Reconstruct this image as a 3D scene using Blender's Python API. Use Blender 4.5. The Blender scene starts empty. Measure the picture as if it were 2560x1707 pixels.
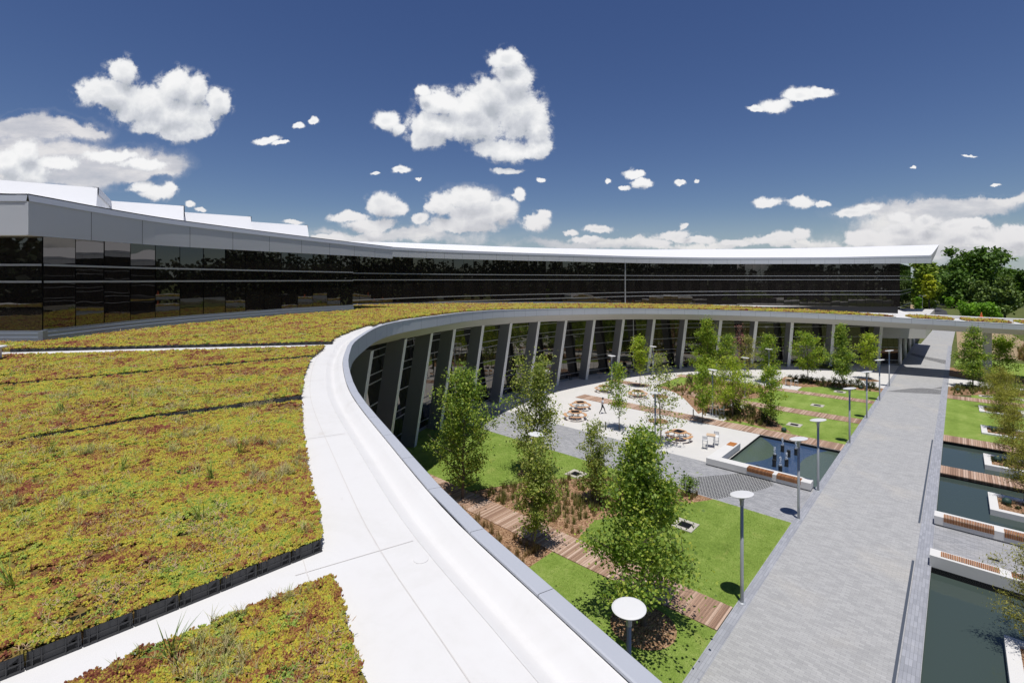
import bpy, bmesh, math, random
import numpy as np
from mathutils import Vector, Matrix
sc = bpy.context.scene
COL = sc.collection
R = math.radians
HCAM = 14.5
ANG = R(42.7)
PX, PY = math.sin(ANG), math.cos(ANG)      # direction of the promenade (u)
QX, QY = math.cos(ANG), -math.sin(ANG)     # across the promenade (v)
def W(u, v, z=0.0): return (u*PX + v*QX, u*PY + v*QY, z)

# ------------------------------------------------------------------ camera
cam = bpy.data.cameras.new("camera"); camo = bpy.data.objects.new("camera", cam); COL.objects.link(camo)
camo.location = (0, 0, HCAM); camo.rotation_euler = (R(90), 0, 0)
cam.sensor_width = 36; cam.lens = 17.0; cam.shift_y = -(853.5-698.8)/2560
cam.clip_start = 0.1; cam.clip_end = 6000
sc.camera = camo
sc.view_settings.view_transform = 'Standard'; sc.view_settings.look = 'None'
sc.view_settings.exposure = 0.0; sc.view_settings.gamma = 1.0

# ------------------------------------------------------------------ node helpers
class NT:
    def __init__(s, tree): s.t = tree
    def n(s, kind, **kw):
        nd = s.t.nodes.new(kind); ins = kw.pop('ins', {})
        for k, v in kw.items(): setattr(nd, k, v)
        for k, v in ins.items(): s.set(nd, k, v)
        return nd
    def set(s, nd, k, v):
        if isinstance(v, bpy.types.NodeSocket): s.t.links.new(v, nd.inputs[k])
        else: nd.inputs[k].default_value = v
    def math(s, op, a, b=0.0, c=None, clamp=False):
        nd = s.n('ShaderNodeMath', operation=op, use_clamp=clamp)
        s.set(nd, 0, a); s.set(nd, 1, b)
        if c is not None: s.set(nd, 2, c)
        return nd.outputs[0]
    def vm(s, op, a, b=None, c=None):
        nd = s.n('ShaderNodeVectorMath', operation=op); s.set(nd, 0, a)
        if b is not None: s.set(nd, 1, b)
        if c is not None: s.set(nd, 2, c)
        return nd.outputs['Value' if op in ('DOT_PRODUCT', 'LENGTH', 'DISTANCE') else 'Vector']
    def ramp(s, fac, stops, interp='LINEAR'):
        nd = s.n('ShaderNodeValToRGB'); s.set(nd, 0, fac); cr = nd.color_ramp; cr.interpolation = interp
        while len(cr.elements) < len(stops): cr.elements.new(0.5)
        for e, (p, c) in zip(cr.elements, stops):
            e.position = p; e.color = (*c, 1) if len(c) == 3 else c
        return nd.outputs[0]
    def noise(s, vec, scale, detail=2.0, rough=0.5, dist=0.0, dims='3D'):
        nd = s.n('ShaderNodeTexNoise', noise_dimensions=dims)
        if vec is not None: s.set(nd, 'Vector', vec)
        s.set(nd, 'Scale', scale); s.set(nd, 'Detail', detail); s.set(nd, 'Roughness', rough); s.set(nd, 'Distortion', dist)
        return nd
    def mix(s, fac, a, b, mode='MIX'):
        nd = s.n('ShaderNodeMix', data_type='RGBA', blend_type=mode)
        s.set(nd, 0, fac); s.set(nd, 6, a); s.set(nd, 7, b)
        return nd.outputs[2]
    def sstep(s, v, a, b):
        nd = s.n('ShaderNodeMapRange', interpolation_type='SMOOTHSTEP')
        s.set(nd, 0, v); s.set(nd, 1, a); s.set(nd, 2, b); s.set(nd, 3, 0.0); s.set(nd, 4, 1.0)
        return nd.outputs[0]
def C4(c): return (*c, 1.0)

# ------------------------------------------------------------------ sky
SUN_EL, SUN_AZ = R(77.8), 0.0        # the sun stands high behind the camera: shadows fall towards +Y
w = bpy.data.worlds.new("World"); sc.world = w; w.use_nodes = True
def build_sky():
    t = NT(w.node_tree); w.node_tree.nodes.clear()
    out = t.n('ShaderNodeOutputWorld'); bg = t.n('ShaderNodeBackground')
    sky = t.n('ShaderNodeTexSky', sky_type='NISHITA')
    sky.sun_disc = False; sky.sun_elevation = SUN_EL; sky.sun_rotation = R(180)
    sky.altitude = 300; sky.air_density = 1.0; sky.dust_density = SKY_DUST; sky.ozone_density = SKY_OZ
    # polarised deep blue: the Sky Texture keeps its own gradient, only its saturation is pulled
    hsv = t.n('ShaderNodeHueSaturation', ins={'Hue': SKY_HUE, 'Saturation': SKY_SAT, 'Value': SKY_VAL, 'Color': sky.outputs[0]})
    tc = t.n('ShaderNodeTexCoord'); sep = t.n('ShaderNodeSeparateXYZ'); t.set(sep, 0, tc.outputs['Generated'])
    ay = t.math('MAXIMUM', t.math('ABSOLUTE', sep.outputs[1]), 0.02)
    U = t.math('DIVIDE', sep.outputs[0], ay); V = t.math('DIVIDE', sep.outputs[2], ay)
    cmb = t.n('ShaderNodeCombineXYZ', ins={0: U, 1: V}); P = cmb.outputs[0]
    # cloud banks: centre and half axes in degrees-like tangent units (x right of north, y above the horizon)
    k = 1/1110.7
    def grp(name, blobs, warp, wscale, nscale, namp, soft):
        g = bpy.data.node_groups.new(name, 'ShaderNodeTree')
        g.interface.new_socket('P', in_out='INPUT', socket_type='NodeSocketVector')
        g.interface.new_socket('F', in_out='OUTPUT', socket_type='NodeSocketFloat')
        s = NT(g); gi = s.n('NodeGroupInput'); go = s.n('NodeGroupOutput')
        p = gi.outputs[0]
        wn = s.noise(p, wscale, 7.0, 0.62, dims='2D'); 
        d = s.vm('SUBTRACT', wn.outputs['Color'], (0.5, 0.5, 0.5))
        pw = s.vm('MULTIPLY_ADD', d, (warp, warp*0.8, 0), p)
        acc = None
        for cx, cy, rx, ry in blobs:
            X, Y = (cx-1176)*k, (642-cy)*k; sx, sy = 1/(rx*k*1.7), 1/(ry*k*1.7)
            gr = s.n('ShaderNodeTexGradient', gradient_type='QUADRATIC_SPHERE'); s.set(gr, 0, pw)
            gr.texture_mapping.scale = (sx, sy, 0); gr.texture_mapping.translation = (-X*sx, -Y*sy, 0)
            acc = gr.outputs[1] if acc is None else s.math('SMOOTH_MAX' if name[0] == 'c' else 'ADD', acc, gr.outputs[1], .10)
        acc = s.math('MINIMUM', acc, 0.8)
        v = s.n('ShaderNodeTexVoronoi', feature='F1', voronoi_dimensions='2D'); s.set(v, 'Vector', pw); s.set(v, 'Scale', nscale); s.set(v, 'Detail', 3.0); s.set(v, 'Roughness', 0.55)
        bil = s.math('SUBTRACT', 0.42, v.outputs['Distance'])
        fb = s.math('SUBTRACT', s.noise(p, nscale*2.2, 8.0, 0.66, dims='2D').outputs[0], 0.5)
        det = s.math('MULTIPLY_ADD', bil, namp, s.math('MULTIPLY', fb, namp*2.0))
        # detail only acts where there is a cloud
        F = s.math('MULTIPLY_ADD', det, s.sstep(acc, 0.085, 0.26), acc)
        s.set(go, 0, F)
        return g
    def use(g, p):
        nd = t.n('ShaderNodeGroup'); nd.node_tree = g; t.set(nd, 0, p); return nd.outputs[0]
    cum = grp('cumulus_field', CUMULUS, 0.042, 12.0, 22.0, 0.18, 0.05)
    an = grp('anvil_field', ANVIL, 0.11, 6.0, 9.0, 0.22, 0.1)
    F = use(cum, P); F2 = use(cum, t.vm('ADD', t.vm('MULTIPLY_ADD', F, (1e-7, 0, 0), P), (-0.006, 0.030, 0)))
    A = use(an, t.vm('MULTIPLY_ADD', F2, (1e-7, 0, 0), P))
    alpha = t.sstep(F, 0.115, 0.33)
    lit = t.math('MULTIPLY_ADD', t.math('SUBTRACT', F, F2), 0.95, 0.60, clamp=True)
    thick = t.sstep(F, 0.2, 0.9)
    low = t.noise(P, 6.0, 4.0, 0.55, dims='2D').outputs[0]
    lit = t.math('SUBTRACT', lit, t.math('MULTIPLY', thick, t.math('MULTIPLY_ADD', low, 1.1, -0.32)), clamp=True)
    ccol = t.ramp(lit, [(0.15, (0.46, 0.49, 0.54)), (0.42, (0.62, 0.64, 0.69)), (0.62, (0.76, 0.775, 0.80)), (0.86, (0.92, 0.92, 0.925))])
    # towards the horizon the clouds are seen through more air: warmer and duller
    hz = t.sstep(V, 0.02, 0.24)
    ccol = t.mix(hz, t.mix(0.55, ccol, (0.62, 0.60, 0.62, 1)), ccol)
    acol = t.ramp(t.math('MULTIPLY_ADD', t.noise(t.vm('MULTIPLY', P, (.7, 2.2, 1)), 9.0, 6.0, 0.62, dims='2D').outputs[0], 0.95, t.math('MULTIPLY', A, 0.15)), [(0.3, (0.50, 0.52, 0.57)), (0.55, (0.70, 0.69, 0.71)), (0.72, (0.90, 0.87, 0.85))])
    aalpha = t.math('MULTIPLY', t.sstep(A, 0.06, 0.42), 0.82)
    K = 1.0/SKY_STR
    scl = lambda c: t.vm('SCALE', c) 
    def boost(c):
        nd = t.n('ShaderNodeVectorMath', operation='SCALE'); t.set(nd, 0, c); nd.inputs['Scale'].default_value = K; return nd.outputs[0]
    pale = t.math('MULTIPLY', t.math('SUBTRACT', 1.0, t.sstep(V, -0.02, 0.16)), 0.75)      # thick air low over the horizon
    base = t.mix(pale, hsv.outputs[0], boost((0.36, 0.43, 0.50)))
    col = t.mix(aalpha, base, boost(acol))
    col = t.mix(alpha, col, boost(ccol))
    t.set(bg, 'Color', col); t.set(bg, 'Strength', SKY_STR)
    w.node_tree.links.new(bg.outputs[0], out.inputs[0])
SKY_STR, SKY_DUST, SKY_OZ, SKY_HUE, SKY_SAT, SKY_VAL = 0.06, 0.15, 3.0, 0.515, 1.16, 1.12
CUMULUS = [
 (283,165,42,45),(250,215,85,50),(330,240,100,55),(405,195,52,50),(450,205,45,48),(400,258,120,50),(500,235,42,42),(410,305,66,34),(445,300,55,38),(210,212,42,22),(345,285,55,32),
 (1165,135,48,36),(1180,185,52,58),(1130,220,76,55),(1080,240,76,45),(1190,260,72,78),(1010,235,66,36),(1000,290,86,48),(1090,285,105,55),(1230,290,46,66),(985,320,56,30),(1165,345,96,30),(1235,335,42,33),(972,212,26,18),(890,278,36,32),(912,292,26,18),
 (1880,212,45,20),(1840,222,48,20),(1790,240,50,20),(1742,245,26,10),
 (1755,463,40,16),(1840,462,48,18),(1892,465,26,10),
 (1455,402,30,12),(1470,420,38,12),(1430,430,20,7),(1560,420,16,7),(1605,413,9,5),(1393,414,11,6),
 (610,318,35,10),(642,328,22,6),(685,290,15,10),(722,276,15,9),(925,388,26,11),(960,412,9,5),(865,402,14,5),(1170,390,40,9),(1235,415,12,7),
 (880,470,46,34),(905,480,32,24),(800,500,66,16),(850,518,76,20),(1075,452,90,30),(1100,490,95,40),(1010,470,44,30),(1060,520,110,26),(1150,480,46,40),(1225,508,40,28),(1248,490,26,18),(965,500,30,20),(860,538,22,16),(1190,450,14,18),
 (1380,530,48,13),(1305,540,24,10),(1345,556,56,10),(1550,540,58,16),(1500,556,56,11),(1605,552,56,11),(1690,557,46,9),(1790,548,72,15),(1840,540,28,20),(760,545,56,12),(1575,520,14,11),
 (1960,488,52,15),(1995,478,34,14),
 (2000,545,86,24),(2080,530,90,30),(2200,545,140,28),(2320,545,110,34),(2030,562,90,20),(2250,580,110,18),(2200,522,50,18),(2130,505,40,14),
 (60,400,70,34),(20,372,50,40),(130,372,60,20),(250,362,90,16),(330,380,60,16),(2060,500,40,16),(2240,512,44,14),(2330,530,50,22),(2280,560,50,20),(2120,560,70,22),(1975,560,50,14),(355,442,56,24),(330,432,36,20),(385,432,30,18),(435,470,18,10),(465,482,18,8),(670,512,28,7),(60,352,46,40),(2230,362,22,3),(2100,385,9,3),(2280,425,18,5)]
ANVIL = [(40,285,160,34),(120,292,120,20),(190,292,45,8),(60,350,210,40),(230,372,170,34),(330,388,80,22),(100,400,260,50),
 (2100,482,190,16),(2200,470,180,18),(2330,452,130,14),(2100,510,160,30),(2150,550,260,40),(2320,560,160,40),(1400,560,260,14),(900,545,260,20),(1780,560,200,12),(1080,460,80,36)]
build_sky()
w.cycles.sampling_method = 'MANUAL'; w.cycles.sample_map_resolution = 128
sun = bpy.data.lights.new("sun", 'SUN'); suno = bpy.data.objects.new("sun", sun); COL.objects.link(suno)
sun.energy = 4.2; sun.angle = R(0.53); sun.color = (1.0, 0.965, 0.91)
suno.rotation_euler = (R(90)-SUN_EL, 0, 0); suno.location = (0, -40, 160)
# a sun lamp shines along its -Z: tilt about X so that light travels towards +Y
d = Vector((0, math.cos(SUN_EL), -math.sin(SUN_EL))); suno.rotation_euler = d.to_track_quat('-Z', 'Y').to_euler()
# ------------------------------------------------------------------ mesh helpers
class MB:
    """collects vertices and faces for ONE mesh object"""
    def __init__(s): s.v, s.f, s.m = [], [], []
    def add(s, vs, fs, mi=0):
        o = len(s.v); s.v.extend([tuple(p) for p in vs]); s.f.extend([tuple(i+o for i in f) for f in fs]); s.m.extend([mi]*len(fs)); return s
    def box(s, x0, x1, y0, y1, z0, z1, mi=0):
        return s.add([(x0,y0,z0),(x1,y0,z0),(x1,y1,z0),(x0,y1,z0),(x0,y0,z1),(x1,y0,z1),(x1,y1,z1),(x0,y1,z1)],
                     [(0,3,2,1),(4,5,6,7),(0,1,5,4),(1,2,6,5),(2,3,7,6),(3,0,4,7)], mi)
    def obox(s, c, d, hl, hw, z0, z1, mi=0):
        """box about the point c, long axis along the unit vector d (plan)"""
        dx, dy = d; nx, ny = -dy, dx
        P = [(c[0]+a*hl*dx+b*hw*nx, c[1]+a*hl*dy+b*hw*ny) for a, b in ((-1,-1),(1,-1),(1,1),(-1,1))]
        return s.prism(P, z0, z1, mi)
    def prism(s, poly, z0, z1, mi=0):
        n = len(poly)
        a = sum(poly[i][0]*poly[(i+1)%n][1]-poly[(i+1)%n][0]*poly[i][1] for i in range(n))
        if a < 0: poly = poly[::-1]
        vs = [(x,y,z0) for x,y in poly]+[(x,y,z1) for x,y in poly]
        fs = [tuple(range(n-1,-1,-1)), tuple(range(n,2*n))]+[(i,(i+1)%n,(i+1)%n+n,i+n) for i in range(n)]
        return s.add(vs, fs, mi)
    def poly(s, pts, mi=0): return s.add(pts, [tuple(range(len(pts)))], mi)
    def tube(s, pts, rad, n=6, mi=0, cap=True):
        pts = [Vector(p) for p in pts]; vs = []; m = len(pts)
        if not hasattr(rad, '__len__'): rad = [rad]*m
        for i, p in enumerate(pts):
            t = (pts[min(i+1,m-1)]-pts[max(i-1,0)]).normalized()
            a = t.cross(Vector((0,0,1)) if abs(t.z) < .9 else Vector((1,0,0))).normalized(); b = t.cross(a)
            for k in range(n):
                th = 2*math.pi*k/n; vs.append(p+(a*math.cos(th)+b*math.sin(th))*rad[i])
        fs = [(i*n+k, i*n+(k+1)%n, (i+1)*n+(k+1)%n, (i+1)*n+k) for i in range(m-1) for k in range(n)]
        if cap: fs += [tuple(range(n)), tuple(range((m-1)*n+n-1, (m-1)*n-1, -1))]
        return s.add(vs, fs, mi)
    def lathe(s, prof, c=(0,0,0), n=24, mi=0):
        vs = [(c[0]+r*math.cos(2*math.pi*k/n), c[1]+r*math.sin(2*math.pi*k/n), c[2]+z) for r, z in prof for k in range(n)]
        m = len(prof)
        fs = [(i*n+k, i*n+(k+1)%n, (i+1)*n+(k+1)%n, (i+1)*n+k) for i in range(m-1) for k in range(n)]
        fs += [tuple(range(n-1,-1,-1)), tuple(range((m-1)*n, m*n))]
        return s.add(vs, fs, mi)
    def build(s, name, mats, parent=None, smooth=False, kind=None, loc=None, rz=None, bevel=0):
        me = bpy.data.meshes.new(name); me.from_pydata(s.v, [], s.f)
        mats = mats if isinstance(mats, (list, tuple)) else [mats]
        for m in mats: me.materials.append(m)
        if len(mats) > 1: me.polygons.foreach_set('material_index', s.m)
        if smooth: me.polygons.foreach_set('use_smooth', [True]*len(me.polygons))
        me.update()
        return link(me, name, parent, kind, loc, rz, bevel)
def link(me, name, parent=None, kind=None, loc=None, rz=None, bevel=0):
    o = bpy.data.objects.new(name, me); COL.objects.link(o)
    if parent: o.parent = parent
    if kind: o['kind'] = kind
    if loc: o.location = loc
    if rz is not None: o.rotation_euler.z = rz
    if bevel:
        b = o.modifiers.new('bevel', 'BEVEL'); b.width = bevel; b.segments = 2; b.limit_method = 'ANGLE'
    return o
def np_mesh(name, verts, faces, mats, mi=None, smooth=False):
    """verts (n,3), faces (m,k) arrays"""
    me = bpy.data.meshes.new(name); n, (m, k) = len(verts), faces.shape
    me.vertices.add(n); me.vertices.foreach_set('co', np.asarray(verts, np.float32).ravel())
    me.loops.add(m*k); me.loops.foreach_set('vertex_index', faces.astype(np.int32).ravel())
    me.polygons.add(m); me.polygons.foreach_set('loop_start', np.arange(0, m*k, k, dtype=np.int32))
    for x in (mats if isinstance(mats, (list, tuple)) else [mats]): me.materials.append(x)
    if mi is not None: me.polygons.foreach_set('material_index', np.asarray(mi, np.int32))
    if smooth: me.polygons.foreach_set('use_smooth', np.ones(m, bool))
    me.update(calc_edges=True); me.validate()
    return me
def thing(name, label, cat, loc=(0,0,0), rz=0.0, group=None):
    o = bpy.data.objects.new(name, None); COL.objects.link(o); o.location = loc; o.rotation_euler = (0,0,rz)
    o.empty_display_size = .3
    return tag(o, label, cat, group)
def tag(o, label, cat, group=None, kind=None):
    o['label'] = label; o['category'] = cat
    if group: o['group'] = group
    if kind: o['kind'] = kind
    return o
def dup(root, loc, rz=0.0, label=None, group=None, scale=None):
    r = root.copy(); COL.objects.link(r); r.location = loc; r.rotation_euler = (0,0,rz)
    if scale: r.scale = scale
    if label: r['label'] = label
    if group: r['group'] = group
    for ch in list(root.children):
        c = ch.copy(); COL.objects.link(c); c.parent = r
        for g in list(ch.children):
            e = g.copy(); COL.objects.link(e); e.parent = c
    return r
def catmull(P, n=10):
    P = [np.array(p, float) for p in P]; out = []
    for i in range(len(P)-1):
        a, b, c, d = P[max(i-1,0)], P[i], P[i+1], P[min(i+2,len(P)-1)]
        for k in range(n):
            t = k/n; out.append(.5*((2*b)+(c-a)*t+(2*a-5*b+4*c-d)*t*t+(3*b-a-3*c+d)*t**3))
    out.append(P[-1]); return np.array(out)
def vnoise(x, y, seed=0):
    """smooth value noise on numpy arrays"""
    x = np.asarray(x, float); y = np.asarray(y, float)
    xi, yi = np.floor(x).astype(np.int64), np.floor(y).astype(np.int64); fx, fy = x-xi, y-yi
    h = lambda a, b: (np.abs(np.sin((a*127.1+b*311.7+seed*74.7))*43758.5453) % 1.0)
    sx, sy = fx*fx*(3-2*fx), fy*fy*(3-2*fy)
    return (h(xi,yi)*(1-sx)+h(xi+1,yi)*sx)*(1-sy)+(h(xi,yi+1)*(1-sx)+h(xi+1,yi+1)*sx)*sy

# ------------------------------------------------------------------ materials
def newmat(name):
    m = bpy.data.materials.new(name); m.use_nodes = True
    t = NT(m.node_tree); b = m.node_tree.nodes['Principled BSDF']; return m, t, b
def plain(name, col, rough=.6, metal=0.0, spec=.5, var=.06, scale=3.0, bump=0.0, bscale=60.0):
    m, t, b = newmat(name)
    tc = t.n('ShaderNodeTexCoord'); n = t.noise(tc.outputs['Object'], scale, 4.0, .6)
    f = t.math('MULTIPLY_ADD', n.outputs[0], var*2, 1-var)
    t.set(b, 'Base Color', t.vm('SCALE', C4(col)[:3]) if False else t.mix(1.0, C4(col), t.n('ShaderNodeCombineXYZ', ins={0: f, 1: f, 2: f}).outputs[0], 'MULTIPLY'))
    t.set(b, 'Roughness', rough); t.set(b, 'Metallic', metal); t.set(b, 'Specular IOR Level', spec)
    if bump:
        bn = t.n('ShaderNodeBump', ins={'Strength': bump, 'Distance': .02, 'Height': t.noise(tc.outputs['Object'], bscale, 3.0).outputs[0]})
        t.set(b, 'Normal', bn.outputs[0])
    return m
def lawnmat(name, c1, c2, c3, stripes=0.0):
    m, t, b = newmat(name); tc = t.n('ShaderNodeTexCoord'); P = tc.outputs['Object']
    big = t.noise(P, .35, 3.0, .6).outputs[0]; mid = t.noise(P, 3.0, 4.0, .65).outputs[0]
    fine = t.noise(t.vm('MULTIPLY', P, (1, .35, 1)), 46.0, 3.0, .7).outputs[0]
    v = t.math('MULTIPLY_ADD', fine, .75, t.math('MULTIPLY_ADD', mid, .45, t.math('MULTIPLY_ADD', big, .55, -.38)))
    if stripes:
        sp = t.n('ShaderNodeSeparateXYZ'); t.set(sp, 0, P)
        v = t.math('ADD', v, t.math('MULTIPLY', t.math('SINE', t.math('MULTIPLY', sp.outputs[0], 4.2)), stripes))
    base = t.ramp(v, [(.25, c1), (.5, c2), (.78, c3)])
    dry = t.sstep(t.noise(P, .9, 5.0, .7, .8).outputs[0], .56, .74)
    t.set(b, 'Base Color', t.mix(t.math('MULTIPLY', dry, .42), base, C4((c3[0]*1.25, c3[1]*1.0, c3[2]*1.1))))
    t.set(b, 'Roughness', .9); t.set(b, 'Specular IOR Level', .15)
    bn = t.n('ShaderNodeBump', ins={'Strength': .9, 'Distance': .05, 'Height': fine}); t.set(b, 'Normal', bn.outputs[0])
    return m
def brickmat(name, c1, c2, cm, bw, rh, mortar=.006, rot=0.0, spread=.5, patch=.10, stain=(.55,.5,.42), bump=.35):
    """pavers laid in courses; every stone its own tone"""
    m, t, b = newmat(name); tc = t.n('ShaderNodeTexCoord'); P = tc.outputs['Object']
    if rot:
        mp = t.n('ShaderNodeMapping'); t.set(mp, 0, P); mp.inputs['Rotation'].default_value = (0,0,rot); P = mp.outputs[0]
    br = t.n('ShaderNodeTexBrick', offset=spread)
    for k, v in {'Vector': P, 'Color1': C4((0,0,0)), 'Color2': C4((1,1,1)), 'Mortar': C4((.5,.5,.5)), 'Scale': 1.0, 'Mortar Size': mortar, 'Mortar Smooth': .1, 'Bias': 0.0, 'Brick Width': bw, 'Row Height': rh}.items(): t.set(br, k, v)
    g = t.noise(P, 30.0, 3.0, .6).outputs[0]; pt = t.noise(P, .22, 4.0, .6).outputs[0]; p2 = t.noise(P, 1.1, 3.0, .55).outputs[0]
    sepb = t.n('ShaderNodeSeparateColor'); t.set(sepb, 0, br.outputs[0])
    v = t.math('MULTIPLY_ADD', g, .50, t.math('MULTIPLY_ADD', sepb.outputs[0], .55, t.math('MULTIPLY_ADD', p2, .36, -.22)))
    c = t.mix(t.math('ADD', v, 0.0, clamp=True), C4(c1), C4(c2))
    c = t.mix(t.math('MULTIPLY', t.sstep(pt, .50, .75), patch*3), c, C4(stain))
    sp2 = t.sstep(t.noise(P, .5, 6.0, .72, 1.5).outputs[0], .55, .80)
    c = t.mix(t.math('MULTIPLY', sp2, .22), c, C4((.62,.60,.57)))
    c = t.mix(br.outputs['Fac'], c, C4(cm))
    t.set(b, 'Base Color', c); t.set(b, 'Roughness', .8); t.set(b, 'Specular IOR Level', .3)
    bn = t.n('ShaderNodeBump', ins={'Strength': bump, 'Distance': .01, 'Height': t.math('SUBTRACT', t.math('MULTIPLY', g, .3), br.outputs['Fac'])})
    t.set(b, 'Normal', bn.outputs[0])
    return m
def plankmat(name, c1, c2, c3, width=.14, axis=0, gap=.06, rough=.7):
    """boards side by side along the given local axis, each with its own tone and grain"""
    m, t, b = newmat(name); tc = t.n('ShaderNodeTexCoord'); P = tc.outputs['Object']
    sp = t.n('ShaderNodeSeparateXYZ'); t.set(sp, 0, P)
    a = t.math('DIVIDE', sp.outputs[axis], width); idx = t.math('FLOOR', a); fr = t.math('FRACT', a)
    wn = t.n('ShaderNodeTexWhiteNoise', noise_dimensions='1D'); t.set(wn, 'W', idx)
    st = (1.5, 14, 1) if axis == 1 else (14, 1.5, 1)
    off = t.n('ShaderNodeCombineXYZ', ins={2: t.math('MULTIPLY', idx, 7.3)})
    gr = t.noise(t.vm('MULTIPLY_ADD', P, (st[1], st[0], 1) if False else st, off.outputs[0]), 2.2, 5.0, .65, .6).outputs[0]
    v = t.math('MULTIPLY_ADD', gr, .5, t.math('MULTIPLY_ADD', wn.outputs[0], .75, -.12))
    c = t.ramp(v, [(.1, c1), (.5, c2), (.9, c3)])
    edge = t.math('MAXIMUM', t.math('LESS_THAN', fr, gap/2), t.math('GREATER_THAN', fr, 1-gap/2))
    c = t.mix(edge, c, (.03,.022,.018,1))
    t.set(b, 'Base Color', c); t.set(b, 'Roughness', rough); t.set(b, 'Specular IOR Level', .25)
    bn = t.n('ShaderNodeBump', ins={'Strength': .5, 'Distance': .01, 'Height': t.math('SUBTRACT', t.math('MULTIPLY', gr, .25), edge)}); t.set(b, 'Normal', bn.outputs[0])
    return m
def leafmat(name, dark, mid, light, trans=.42, odd=None):
    m, t, b = newmat(name); nt = m.node_tree
    g = t.n('ShaderNodeNewGeometry'); oi = t.n('ShaderNodeObjectInfo')
    n = t.noise(g.outputs['Position'], 1.1, 3.0, .6).outputs[0]
    v = t.math('MULTIPLY_ADD', g.outputs['Random Per Island'], .62, t.math('MULTIPLY_ADD', n, .5, -.06))
    st = [(.12, dark), (.5, mid), (.88, light)]
    if odd: st.append((.97, odd))
    c = t.ramp(v, st)
    t.set(b, 'Base Color', c); t.set(b, 'Roughness', .55); t.set(b, 'Specular IOR Level', .35)
    tr = t.n('ShaderNodeBsdfTranslucent'); t.set(tr, 0, t.mix(1.0, c, (1.35,1.45,.7,1), 'MULTIPLY'))
    mx = t.n('ShaderNodeMixShader'); t.set(mx, 0, trans); nt.links.new(b.outputs[0], mx.inputs[1]); nt.links.new(tr.outputs[0], mx.inputs[2])
    nt.links.new(mx.outputs[0], nt.nodes['Material Output'].inputs[0])
    return m
M = {}
M['ground'] = lawnmat('meadow ground', (.05,.075,.02), (.10,.12,.035), (.19,.18,.07))
M['lawn'] = lawnmat('lawn turf', (.11,.175,.028), (.215,.31,.056), (.35,.42,.125), .03)
M['soil'] = plain('dry soil', (.34,.25,.15), .95, var=.25, scale=1.2, bump=.5)
M['asphalt'] = plain('asphalt', (.045,.045,.05), .9, var=.15, scale=1.0)
M['meadow'] = lawnmat('sunny meadow', (.17,.18,.03), (.26,.25,.04), (.34,.31,.07))
M['concrete'] = plain('light concrete', (.60,.585,.56), .85, var=.07, scale=.5, bump=.1, bscale=90)
M['paver'] = brickmat('grey pavers', (.31,.31,.312), (.455,.453,.45), (.24,.24,.242), .32, .125, .0045)
M['paver_path'] = brickmat('cross path pavers', (.23,.235,.245), (.42,.42,.435), (.19,.19,.195), .32, .125, .0045, patch=.06)
M['border'] = brickmat('soldier course', (.25,.26,.29), (.40,.41,.45), (.18,.18,.19), .115, .46, .004, spread=0.0, patch=.02)
M['cobble'] = brickmat('dark setts', (.035,.037,.042), (.10,.10,.11), (.38,.38,.37), .20, .20, .022, spread=.5, patch=0.0)
M['drain'] = plain('slot drain steel', (.16,.18,.21), .45, .6)
M['deck'] = plankmat('ipe deck boards', (.27,.165,.115), (.42,.275,.195), (.57,.42,.33), .14, 0)
M['slat'] = plankmat('oiled bench slats', (.30,.12,.045), (.42,.18,.07), (.52,.25,.10), .066, 0, .22, .5)
M['slat_x'] = plankmat('oiled bench top', (.42,.15,.045), (.50,.20,.06), (.58,.26,.09), .17, 1, .06, .5)
M['bench_conc'] = plain('white precast concrete', (.66,.65,.63), .75, var=.05, scale=.8, bump=.06)
M['mulch'] = None
def mulchmat():
    m, t, b = newmat('bark mulch'); tc = t.n('ShaderNodeTexCoord'); P = tc.outputs['Object']
    v = t.n('ShaderNodeTexVoronoi', voronoi_dimensions='2D'); t.set(v, 'Vector', t.vm('MULTIPLY', P, (1,.45,1))); t.set(v, 'Scale', 26.0); t.set(v, 'Randomness', 1.0)
    sp = t.n('ShaderNodeSeparateColor'); t.set(sp, 0, v.outputs['Color'])
    n = t.noise(P, 2.0, 4.0, .6).outputs[0]
    x = t.math('MULTIPLY_ADD', sp.outputs[0], .7, t.math('MULTIPLY_ADD', n, .6, -.18))
    t.set(b, 'Base Color', t.ramp(x, [(.1,(.12,.06,.035)),(.45,(.30,.175,.10)),(.85,(.50,.33,.21))])); t.set(b, 'Roughness', .95); t.set(b, 'Specular IOR Level', .1)
    bn = t.n('ShaderNodeBump', ins={'Strength': .8, 'Distance': .03, 'Height': sp.outputs[1]}); t.set(b, 'Normal', bn.outputs[0])
    return m
M['mulch'] = mulchmat()
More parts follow.
